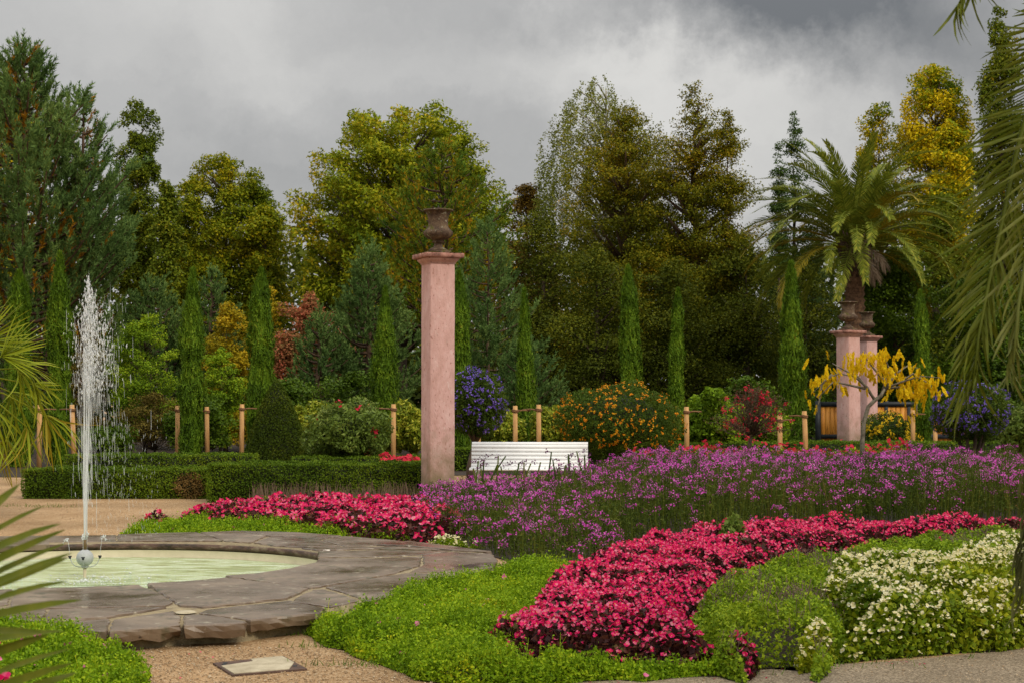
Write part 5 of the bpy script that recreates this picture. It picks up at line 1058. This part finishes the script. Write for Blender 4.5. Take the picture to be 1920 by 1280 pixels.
limb_tree('hornbeam_tree', 'tall rounded hornbeam turning yellow left of the poplar', 'hornbeam', 1757, 60, 120, 480, 146, [(0, .6), (.2, .8), (.5, 1), (.75, .95), (.92, .6), (1, .25)], LF['hornbeam'], 44000, .12, 260, .45, 1.5, .2, depth=.9, shell=.4, limbs=50, aspect=.7)
limb_tree('hornbeam_tree', 'lower yellowing hornbeam just above the palm crown', 'hornbeam', 1652, 62, 192, 460, 92, [(0, 1), (.6, .95), (.85, .7), (1, .35)], LF['hornbeam'], 18000, .12, 120, .38, 1.6, .15, depth=.9, shell=.2, limbs=30, leader=3)
limb_tree('hornbeam_tree', 'yellow green young hornbeam right of the palm crown', 'hornbeam', 1788, 56, 222, 520, 80, OVAL, LF['hornbeam'], 20000, .13, 66, .5, 1.2, .12, shell=.4, limbs=30)
# narrow dark spruce
limb_tree('spruce_tree', 'dark spire shaped spruce left of the palm', 'spruce', 1492, 64, 198, 700, 170, [(0, 1), (.3, .85), (.55, .55), (.75, .28), (.9, .17), (1, .03)], LF['spruce'], 42000, .13, 230, .42, .7, .18, shell=.4, aspect=.35, limbs=70, drop=.6)
limb_tree('spruce_tree', 'small side spire beside the dark spruce', 'spruce', 1462, 63, 262, 500, 36, [(0, 1), (.6, .8), (1, .1)], LF['spruce'], 6000, .13, 70, .30, .8, .1, shell=.1, aspect=.35, leader=4)


# pines with upright shoots
def pine(label, px, D, top, bot, wpx, prof, mats, nbr, seed, group=None, shoot=.42, bark='barkpine', trunk_r=.16, dens=1.0, depth=.9, needles=34, up=.55):
    x = X(px, D); z0, z1 = max(.4, Zp(bot, D)), Zp(top, D); H = z1 - z0; rx = M(wpx, D) / 2
    t = thing('pine_tree', label, 'pine', (x, D, 0), 0, group); s_ = MB(); tz = np.linspace(0, 1, 8); tp = np.c_[R.normal(0, .03, 8), R.normal(0, .03, 8), tz * (z1 - shoot)]; s_.tube(tp, np.interp(tz, [0, 1], [trunk_r, trunk_r * .15]), 8)
    SP = []; SA = []; SI = []
    for k in range(nbr):
        f = (k + R.random()) / nbr; f = f ** .9; zb = z0 + (H * .94) * f; L_ = rx * np.interp(f, [p[0] for p in prof], [p[1] for p in prof]) * R.uniform(.72, 1.08); a = k * 2.4 + R.normal(0, .3); o_ = np.array([math.cos(a), math.sin(a) * depth])
        u = np.linspace(0, 1, 7); pts = np.c_[o_[0] * L_ * u, o_[1] * L_ * u, zb - L_ * .10 * u + L_ * up * u ** 2]; s_.tube(pts, np.linspace(.045, .012, 7) * (trunk_r / .16), 4, False)
        ns = max(4, int(L_ * 15 * dens))
        for q in range(ns):
            v = R.uniform(.22, 1) ** .75; b_ = np.array([np.interp(v, u, pts[:, 0]), np.interp(v, u, pts[:, 1]), np.interp(v, u, pts[:, 2])]); side = np.array([-o_[1], o_[0], 0]) * R.normal(0, .34) * L_ * (1.05 - v) + [0, 0, R.normal(0, .10)]
            d = unit(np.array([o_[0] * .45, o_[1] * .45, .9]) + R.normal(0, .28, 3) + side * .3); SP.append(b_ + side); SA.append(d); SI.append(v)
    for q in range(5): SP.append(np.array([R.normal(0, .08), R.normal(0, .08), z1 - shoot * 1.1])); SA.append(unit(np.array([R.normal(0, .35), R.normal(0, .35), 1]))); SI.append(1)
    SP, SA, SI = np.array(SP), np.array(SA), np.array(SI); s_.build('trunk', MT[bark], t, True)
    n = len(SP); k = np.repeat(np.arange(n), needles); f = R.random(len(k)); rad = unit(np.cross(SA[k], rnd_dir(len(k)))); d = unit(SA[k] * .9 + rad * .75); Ls = shoot * (1.0)
    b_ = SP[k] + SA[k] * (f * Ls)[:, None]; w = unit(np.cross(d, rnd_dir(len(k)))) * .017 * (D / 45); ln = (shoot * .30 * R.uniform(.7, 1.1, len(k)))[:, None]
    T_ = np.stack([b_ - w, b_ + w, b_ + d * ln], 1)
    if len(mats) > 1: g_ = (SI[k] < .52) & (R.random(n)[k] < .42); MB().tris(T_[g_]).build('old_needles', mats[1], t); T_ = T_[~g_]
    MB().tris(T_).build('needles', mats[0], t); return t


PP = [(0, .9), (.2, 1), (.45, .92), (.65, .70), (.82, .42), (1, .12)]
limb_tree('autumn_tree', 'bright yellow tree glimpsed through the top of the big pine', 'tree', 10, 60, 150, 600, 150, DOME, LF['hornbeam'], 22000, .15, 60, .9, .9, .2, shell=.5)
pine('big bluish green pine filling the upper left corner', 40, 45, 70, 640, 430, [(0, .9), (.25, 1), (.45, .86), (.62, .62), (.8, .34), (1, .08)], [LF['pine'], LF['pinegold']], 120, 1, shoot=.52, trunk_r=.2, dens=.85, needles=40, up=.7)
pine('second bluish pine leaning in right of the big pine', 150, 46, 165, 640, 200, [(0, 1), (.3, 1), (.6, .7), (.82, .36), (1, .08)], [LF['pine'], LF['pinegold']], 50, 2, shoot=.46, dens=.95, up=.75)
pine('pine with many orange needles behind the mossy urn', 830, 50, 258, 640, 300, [(0, .9), (.3, 1), (.6, .75), (.8, .45), (1, .1)], [LF['pinemix']], 85, 3, shoot=.36, dens=.9)
pine('young bluish pine with bare lower trunk right of the tall pink column', 915, 46, 412, 745, 200, CONE[:0] + [(0, .9), (.3, 1), (.6, .62), (.8, .35), (1, .08)], [LF['pine']], 60, 4, shoot=.38, trunk_r=.085, dens=.8)
pine('dense bluish pine left of the tall pink column', 690, 46, 458, 850, 200, [(0, 1), (.4, 1), (.7, .6), (1, .1)], [LF['pine']], 90, 5, shoot=.36, dens=1.1)
pine('small bluish pine reaching over the pink leaved shrub', 600, 45, 585, 850, 130, [(0, 1), (.5, .9), (.8, .55), (1, .15)], [LF['pine']], 50, 6, shoot=.34)
pine('low bluish pine low behind the bench and thin cypress', 985, 43, 655, 850, 170, [(0, 1), (.5, .85), (1, .15)], [LF['pine']], 44, 7, shoot=.34)
pine('bluish pine behind the cypress framed by two stakes', 285, 50, 520, 850, 230, PP, [LF['pine']], 70, 8, shoot=.36)
pine('dark pine behind the cypresses at the left edge', 90, 52, 470, 850, 260, PP, [LF['pine'], LF['pinegold']], 70, 9, shoot=.38)
pine('bluish pine between broad golden tree and cypress', 395, 50, 500, 850, 150, PP, [LF['pine']], 50, 10, shoot=.36)

# lower shrubs of the middle distance
limb_tree('green_shrub_tree', 'fresh green airy shrub behind the falling water', 'shrub', 272, 43.5, 585, 800, 150, [(0, .7), (.4, 1), (.7, .8), (1, .35)], LF['lime'], 22000, .08, 150, .30, .8, .05, limbs=60, shell=.3, aspect=.45, lift=1.2)
limb_tree('green_shrub_tree', 'low fresh green shrub right of the cypress framed by two stakes', 'shrub', 415, 43, 645, 860, 90, ROUND, LF['lime'], 12000, .08, 90, .27, .7, .04, limbs=40, shell=.3, aspect=.45, lift=1.0)
limb_tree('green_shrub_tree', 'green shrub left of the water jet behind the cypress', 'shrub', 165, 44, 600, 860, 110, ROUND, LF['brownshrub'], 12000, .09, 46, .38, .6, .05, limbs=40, shell=.3, aspect=.45)
limb_tree('bare_shrub', 'brown many stemmed shrub under the fresh green one', 'shrub', 290, 42.5, 730, 862, 150, DOME, LF['brownshrub'], 7000, .07, 60, .35, .8, .03, limbs=60, shell=.2)
limb_tree('yellow_shrub_tree', 'golden yellow shrub between two cypresses left of the clipped cone', 'shrub', 424, 47, 560, 850, 120, ROUND, LF['yellowshrub'], 16000, .10, 60, .45, .8, .06, shell=.5)
limb_tree('yellow_shrub_tree', 'golden shrub behind the cypress over the clipped cone', 'shrub', 500, 48, 530, 850, 80, ROUND, LF['yellowshrub'], 9000, .10, 40, .45, .8, .06, shell=.5)
limb_tree('pink_shrub_tree', 'shrub with salmon pink autumn leaves right of the clipped cone', 'shrub', 580, 48, 545, 850, 170, ROUND, LF['pinkshrub'], 22000, .10, 80, .5, .8, .06, shell=.5, limbs=60)
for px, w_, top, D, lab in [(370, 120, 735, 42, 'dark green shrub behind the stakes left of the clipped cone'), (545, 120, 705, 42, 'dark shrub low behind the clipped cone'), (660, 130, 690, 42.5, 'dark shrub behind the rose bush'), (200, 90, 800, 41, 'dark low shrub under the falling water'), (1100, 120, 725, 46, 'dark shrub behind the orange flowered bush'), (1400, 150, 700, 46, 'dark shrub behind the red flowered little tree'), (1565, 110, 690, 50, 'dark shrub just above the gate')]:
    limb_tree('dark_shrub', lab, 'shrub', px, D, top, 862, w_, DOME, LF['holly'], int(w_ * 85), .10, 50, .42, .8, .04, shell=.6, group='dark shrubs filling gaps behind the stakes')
# far wood closing the view
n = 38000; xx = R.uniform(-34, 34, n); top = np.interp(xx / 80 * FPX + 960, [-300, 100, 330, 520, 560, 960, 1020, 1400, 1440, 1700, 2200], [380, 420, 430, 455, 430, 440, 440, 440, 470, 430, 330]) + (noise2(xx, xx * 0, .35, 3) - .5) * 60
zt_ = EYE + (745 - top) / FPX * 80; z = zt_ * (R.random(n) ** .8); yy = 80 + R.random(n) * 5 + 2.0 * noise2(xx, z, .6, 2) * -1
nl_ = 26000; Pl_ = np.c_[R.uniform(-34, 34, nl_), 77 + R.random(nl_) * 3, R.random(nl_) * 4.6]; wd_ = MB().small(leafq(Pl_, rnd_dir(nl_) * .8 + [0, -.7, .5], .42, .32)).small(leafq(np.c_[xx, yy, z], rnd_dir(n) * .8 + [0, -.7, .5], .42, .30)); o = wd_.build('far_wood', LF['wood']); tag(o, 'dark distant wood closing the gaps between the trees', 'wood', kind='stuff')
# ground litter under the trees
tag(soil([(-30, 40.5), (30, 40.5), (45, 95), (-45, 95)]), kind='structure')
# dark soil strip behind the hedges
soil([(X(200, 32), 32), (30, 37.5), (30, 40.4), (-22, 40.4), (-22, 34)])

# ------------------------------------------------------------------ palms
def frond_mesh(L_, droop, nl, ll, name, mat, twist=0.0, vee=.55, w=.030, hang=.25):
    """pinnate leaf lying along +x from the origin, arching by droop; leaflets in a shallow V"""
    s_ = MB(); u = np.linspace(0, 1, 12); ang = -droop * u ** 1.3; dx = np.cos(ang); dz = np.sin(ang); px = np.cumsum(np.r_[0, dx[:-1]]) * L_ / 11; pz = np.cumsum(np.r_[0, dz[:-1]]) * L_ / 11
    s_.tube([(px[i], 0, pz[i]) for i in range(12)], np.linspace(.032, .006, 12), 4)
    v = np.linspace(.13, .995, nl); v = np.concatenate([v, v]); sg = np.r_[np.ones(nl), -np.ones(nl)]
    B0 = np.c_[np.interp(v, u, px), np.zeros(2 * nl), np.interp(v, u, pz)]; an = np.interp(v, u, ang)
    T_ = np.c_[np.cos(an), np.zeros(2 * nl), np.sin(an)]; Nn = np.c_[-np.sin(an), np.zeros(2 * nl), np.cos(an)]; S_ = np.c_[np.zeros(2 * nl), sg, np.zeros(2 * nl)]
    fw = np.interp(v, [0, .5, 1], [.55, .75, 1.7])[:, None]; d = unit(S_ + T_ * fw + Nn * vee + R.normal(0, .10, (2 * nl, 3))); ln = (ll * np.interp(v, [.1, .3, .7, 1], [.55, 1, .95, .5]) * R.uniform(.85, 1.1, 2 * nl))[:, None]
    side = unit(np.cross(d, Nn + S_ * .2)) * w * .5; mid = B0 + d * ln * .55; tip = B0 + d * ln + [0, 0, -1] * ln * hang; lo = mid + [0, 0, -1] * ln * hang * .25
    s_.quads(np.stack([B0 - side * .6, B0 + side * .6, lo + side, lo - side], 1)); s_.tris(np.stack([lo - side, lo + side, tip], 1))
    o = s_.build(name, mat); return o


PD = 50; x = X(1604, PD); zt = Zp(462, PD)
palm = thing('date_palm', 'tall feather palm with full round crown standing behind the gate', 'palm', (x, PD, 0))
s_ = MB(); zz = np.linspace(0, zt, 60); s_.lathe([(.27 + .05 * (i % 2) + .10 * max(0, (z / zt - .8) / .2) , z) for i, z in enumerate(zz)], n=22, wob=.05); s_.build('trunk', MT['palmbark'], palm)
s_ = MB()
for k in range(150):
    a = k * 2.4; z = zt - 1.0 + 1.0 * k / 150; r_ = .27 + .06 * k / 150; o_ = np.array([math.cos(a), math.sin(a), 0]); b_ = o_ * r_ + [0, 0, z]; s_.tube([b_, b_ + o_ * (.05 + .08 * k / 150) + [0, 0, .16], b_ + o_ * (.09 + .24 * k / 150) + [0, 0, .34 + .2 * k / 150]], [.06, .045, .02], 4)
s_.build('leaf_bases', MT['rust'], palm)
kinds = []
for e, dr_, ll, mt, vee in [(0, 1.45, .46, 'palm', .5), (1, 1.7, .44, 'palm', .45), (2, 1.5, .42, 'palm', .4), (3, 1.5, .40, 'palmyellow', .4), (4, 1.5, .40, 'palmdead', .0), (5, .95, .42, 'palm', .55)]:
    o = frond_mesh(3.75 if e != 4 else 1.4, dr_, 66 if e != 4 else 44, ll, 'frond', LF[mt], vee=vee, w=.038, hang=.22 if e != 4 else .8); kinds.append([o, False])
NF = 92
for k in range(NF):
    f = k / (NF - 1); a = k * 2.39996 + R.normal(0, .12); el = math.radians(np.interp(f, [0, .25, .6, 1], [84, 60, 34, -4]) + R.normal(0, 6))
    v = 5 if f < .10 else (0 if f < .38 else (1 if f < .65 else 2))
    if f > .45 and k % 4 == 0: v = 3
    if f > .90 and k % 5 == 1: v = 4
    o, used = kinds[v]; o2 = o.copy() if used else o
    if used: COL.objects.link(o2)
    kinds[v][1] = True; o2.parent = palm; o2.location = (math.cos(a) * .22, math.sin(a) * .22, zt - .1 + .35 * (1 - f)); o2.rotation_euler = (R.normal(0, .2), -el, a); s1 = R.uniform(.88, 1.08); o2.scale = (s1, s1, s1)

# leaflets of the near palms are objects of their own
def blade(name, mat, L_=1.0, W=.03, bend=.12, fold=.25, parent=None):
    s_ = MB(); u = np.array([0, .12, .45, .75, .93, 1.0]); wd = np.array([.25, .8, 1, .75, .35, .03]) * W / 2; c_ = np.c_[u * L_, np.zeros(6), -bend * u ** 2.2 * L_]
    l_ = c_ + np.c_[np.zeros(6), wd, wd * fold]; r_ = c_ - np.c_[np.zeros(6), wd, -wd * fold]; V = np.stack([l_, c_, r_], 1).reshape(-1, 3)
    F = [[i * 3 + j, i * 3 + j + 1, (i + 1) * 3 + j + 1, (i + 1) * 3 + j] for i in range(5) for j in range(2)]; s_.add(V, F); return s_.build(name, mat, parent, True)


def place_blade(proto, used, parent, base, tip, roll=0.0, wscale=1.0):
    o = proto if not used else proto.copy()
    if used: COL.objects.link(o)
    o.parent = parent; d = Vector(tip) - Vector(base); L_ = d.length; d.normalize()
    up = Vector((0, 0, 1)) if abs(d.z) < .97 else Vector((0, 1, 0)); y = up.cross(d).normalized(); z = d.cross(y); m_ = Matrix((d, y, z)).transposed() @ Matrix.Rotation(roll, 3, 'X')
    o.matrix_local = Matrix.Translation(base) @ m_.to_4x4() @ Matrix.Diagonal((L_, wscale, wscale, 1)); return o


def feather(palm_, rach, D0, D1, nl, left, right, lw, origin, mat, t0=.12, thick=.018):
    """frond whose midrib follows pixel points between depths D0 and D1; left/right: (angle, length in px) at base, middle, tip"""
    k = len(rach); pts = [P(px, py, D0 + (D1 - D0) * i / (k - 1)) - Vector(origin) for i, (px, py) in enumerate(rach)]
    s_ = MB(); s_.tube([tuple(p) for p in pts], np.linspace(thick, .004, k), 6); fr = s_.build('frond', mat, palm_, True)
    seg = np.array([tuple(p) for p in pts]); cum = np.r_[0, np.cumsum(np.linalg.norm(np.diff(seg, axis=0), axis=1))]; cum /= cum[-1]; first = [True]
    pr = blade('leaflet', mat, 1.0, lw, .10, .3)
    for side in (left, right):
        if side is None: continue
        for q in range(nl):
            u = t0 + (1 - t0) * q / (nl - 1); b_ = Vector([np.interp(u, cum, seg[:, j]) for j in range(3)]); D = D0 + (D1 - D0) * u
            an = math.radians(np.interp(u, np.linspace(0, 1, len(side)), [s_3[0] for s_3 in side]) + R.normal(0, 2.5)); ln = M(np.interp(u, np.linspace(0, 1, len(side)), [s_3[1] for s_3 in side]) * R.uniform(.82, 1.1), D)
            tip = b_ + Vector((math.cos(an) * ln, R.normal(-.06, .09) * ln * 2, math.sin(an) * ln)); place_blade(pr, not first[0], fr, b_, tip, R.uniform(-.9, .9) + 1.1, R.uniform(.75, 1.15)); first[0] = False
    return fr


OR = (X(2330, 7.2), 7.2, 0)
np_ = thing('feather_palm', 'near feather palm whose long leaves hang into the frame from the right', 'palm', OR)
s_ = MB(); s_.lathe([(.24 + .02 * (i % 2), z) for i, z in enumerate(np.linspace(0, 3.4, 40))], n=16); s_.build('trunk', MT['palmbark'], np_)
ctr = Vector((0, 0, 3.4))
def toP(v, D): return v
# the big hanging leaf, a lighter one in front of it, the tip at the top edge and a low one at the right edge
feather(np_, [(2190, -150), (2090, -90), (1990, 30), (1940, 160), (1905, 290), (1878, 420), (1854, 530), (1835, 630), (1824, 720)], 7.0, 6.2, 140, [(165, 80), (180, 110), (196, 140), (208, 165), (216, 150), (240, 110)], [(310, 110), (300, 150), (282, 150), (262, 100)], .0128, OR, LF['near'])
feather(np_, [(2180, -60), (2080, 90), (2010, 230), (1962, 340), (1930, 450), (1910, 570), (1900, 680)], 6.6, 5.7, 60, [(165, 110), (182, 150), (205, 165), (222, 130), (250, 90)], [(300, 100), (282, 110), (262, 80)], .0135, OR, leafmat('near_palm_light', [(0.1, (0.06, 0.08, 0.012)), (0.6, (0.13, 0.145, 0.025)), (1, (0.28, 0.25, 0.10))], 2.5, w=.7, rough=.35))
feather(np_, [(2200, -120), (2060, -190), (1930, -170), (1850, -90), (1800, 5)], 6.4, 5.9, 60, [(190, 90), (200, 140), (214, 110), (235, 80)], [(300, 90), (290, 90), (262, 120), (246, 90)], .0130, OR, LF['near'])
feather(np_, [(2180, 100), (2050, 420), (1975, 700), (1940, 880), (1925, 1000), (1915, 1100)], 6.2, 5.4, 40, [(215, 100), (222, 120), (240, 90)], [(300, 100), (290, 110), (275, 80)], .0150, OR, leafmat('near_palm_dark', [(0.1, (0.03, 0.04, 0.01)), (1, (0.09, 0.09, 0.025))], 2.5), .3)

# blurred leaf tips at the lower left, very close to the camera
OL = (X(-420, 3.3), 3.3, 0)
fl = thing('near_palm', 'palm close to the camera whose blurred leaf tips reach in at the lower left', 'palm', OL)
s_ = MB(); s_.lathe([(.13 + .012 * (i % 2), z) for i, z in enumerate(np.linspace(0, .9, 16))], n=12); s_.build('trunk', MT['palmbark'], fl)
for mid, tips_ in (([(-420, 1150), (-250, 1010), (-120, 990), (-70, 1060), (-60, 1150)], [((-90, 1010), (42, 903)), ((-80, 1040), (68, 936)), ((-75, 1065), (92, 963)), ((-75, 1085), (108, 985)), ((-75, 1110), (112, 1005)), ((-70, 1125), (120, 1023)), ((-70, 1118), (124, 1040)), ((-70, 1150), (110, 1067)), ((-65, 1165), (148, 1112))]),
                   ([(-420, 1180), (-250, 1140), (-120, 1180), (-60, 1250), (-50, 1330)], [((-80, 1190), (70, 1166)), ((-75, 1215), (112, 1163)), ((-75, 1250), (76, 1186)), ((-70, 1290), (120, 1200)), ((-60, 1310), (126, 1236)), ((-60, 1335), (140, 1252)), ((-60, 1360), (90, 1268))])):
    s_ = MB(); s_.tube([tuple(P(px, py, 3.25) - Vector(OL)) for px, py in mid], [.02, .016, .011, .008, .005], 6); fr = s_.build('frond', LF['near'], fl, True)
    pr = blade('leaflet', LF['near'], 1.0, .021, .03, .3)
    for i, (b_, e) in enumerate(tips_):
        D = R.uniform(3.0, 3.35); place_blade(pr, i > 0, fr, P(*b_, D) - Vector(OL), P(*e, D + R.uniform(-.08, .08)) - Vector(OL), R.uniform(.6, 1.4), R.uniform(.8, 1.15))

# fan palm at the left edge
FPD = 21.5; OF = (X(-75, FPD), FPD, 0)
fp = thing('fan_palm', 'bright green fan palm with drooping leaves at the left edge beyond the pool', 'palm', OF)
s_ = MB(); s_.lathe([(.13 + .02 * (i % 2), z) for i, z in enumerate(np.linspace(0, 1.75, 34))], n=14, wob=.06); s_.build('trunk', MT['palmbark'], fp)
segs = [blade('leaf_segment', LF['fan'], 1, .032, .05, .35), blade('leaf_segment', LF['fan'], 1, .030, .40, .35), blade('leaf_segment', LF['palmyellow'], 1, .028, .5, .35)]; su = [False] * 3
for hx, hy, dirdeg, rad, span, nseg, droop, yv in [(2, 668, 22, 108, 110, 22, 0, 0), (-35, 645, 40, 125, 120, 22, 0, 0), (35, 690, -25, 84, 130, 22, 1, 0), (85, 778, -60, 100, 120, 20, 1, 1), (20, 735, -62, 95, 150, 24, 1, 0), (8, 822, -78, 80, 110, 20, 1, 1), (-60, 615, 70, 100, 120, 16, 0, 0), (-120, 650, 150, 110, 120, 14, 0, 0), (-130, 730, 220, 110, 120, 14, 1, 0), (50, 800, -95, 85, 80, 16, 1, 1), (-20, 760, -80, 110, 110, 20, 1, 0), (60, 720, -20, 62, 90, 14, 1, 0)]:
    D = FPD + R.uniform(-.5, .5); h_ = P(hx, hy, D) - Vector(OF); s_ = MB(); c0 = Vector((0, 0, 1.72)); m_ = (c0 + h_) / 2 + Vector((0, 0, .12)); s_.tube([tuple(c0), tuple(m_), tuple(h_)], [.016, .012, .008], 6); lf = s_.build('leaf', LF['fan'], fp, True)
    for q in range(nseg):
        an = math.radians(dirdeg + (q / (nseg - 1) - .5) * span); ln = M(rad, D) * .88 * (1 - .25 * abs(q / (nseg - 1) - .5)) * R.uniform(.88, 1.08); tip = h_ + Vector((math.cos(an) * ln, R.normal(0, .16) * ln + (q / (nseg - 1) - .5) * ln * .5 , math.sin(an) * ln - (.12 * ln if droop else 0)))
        v = (2 if (yv and R.random() < .45) else (1 if droop else 0)); place_blade(segs[v], su[v], lf, h_, tip, R.normal(0, .5) + .5, 1.0); su[v] = True
for v in range(3):
    if not su[v]: bpy.data.objects.remove(segs[v])
for k in kinds:
    if not k[1]: bpy.data.objects.remove(k[0])

# pale garden wall glimpsed under the violet bush at the right
s_ = MB(); xw0, xw1 = X(1744, 52), X(1812, 52); s_.box(((xw0 + xw1) / 2, 52, .62), (xw1 - xw0, .25, 1.24)); o = s_.build('low_wall', MT['white']); tag(o, 'pale low wall glimpsed between stems of the violet bush', 'wall')
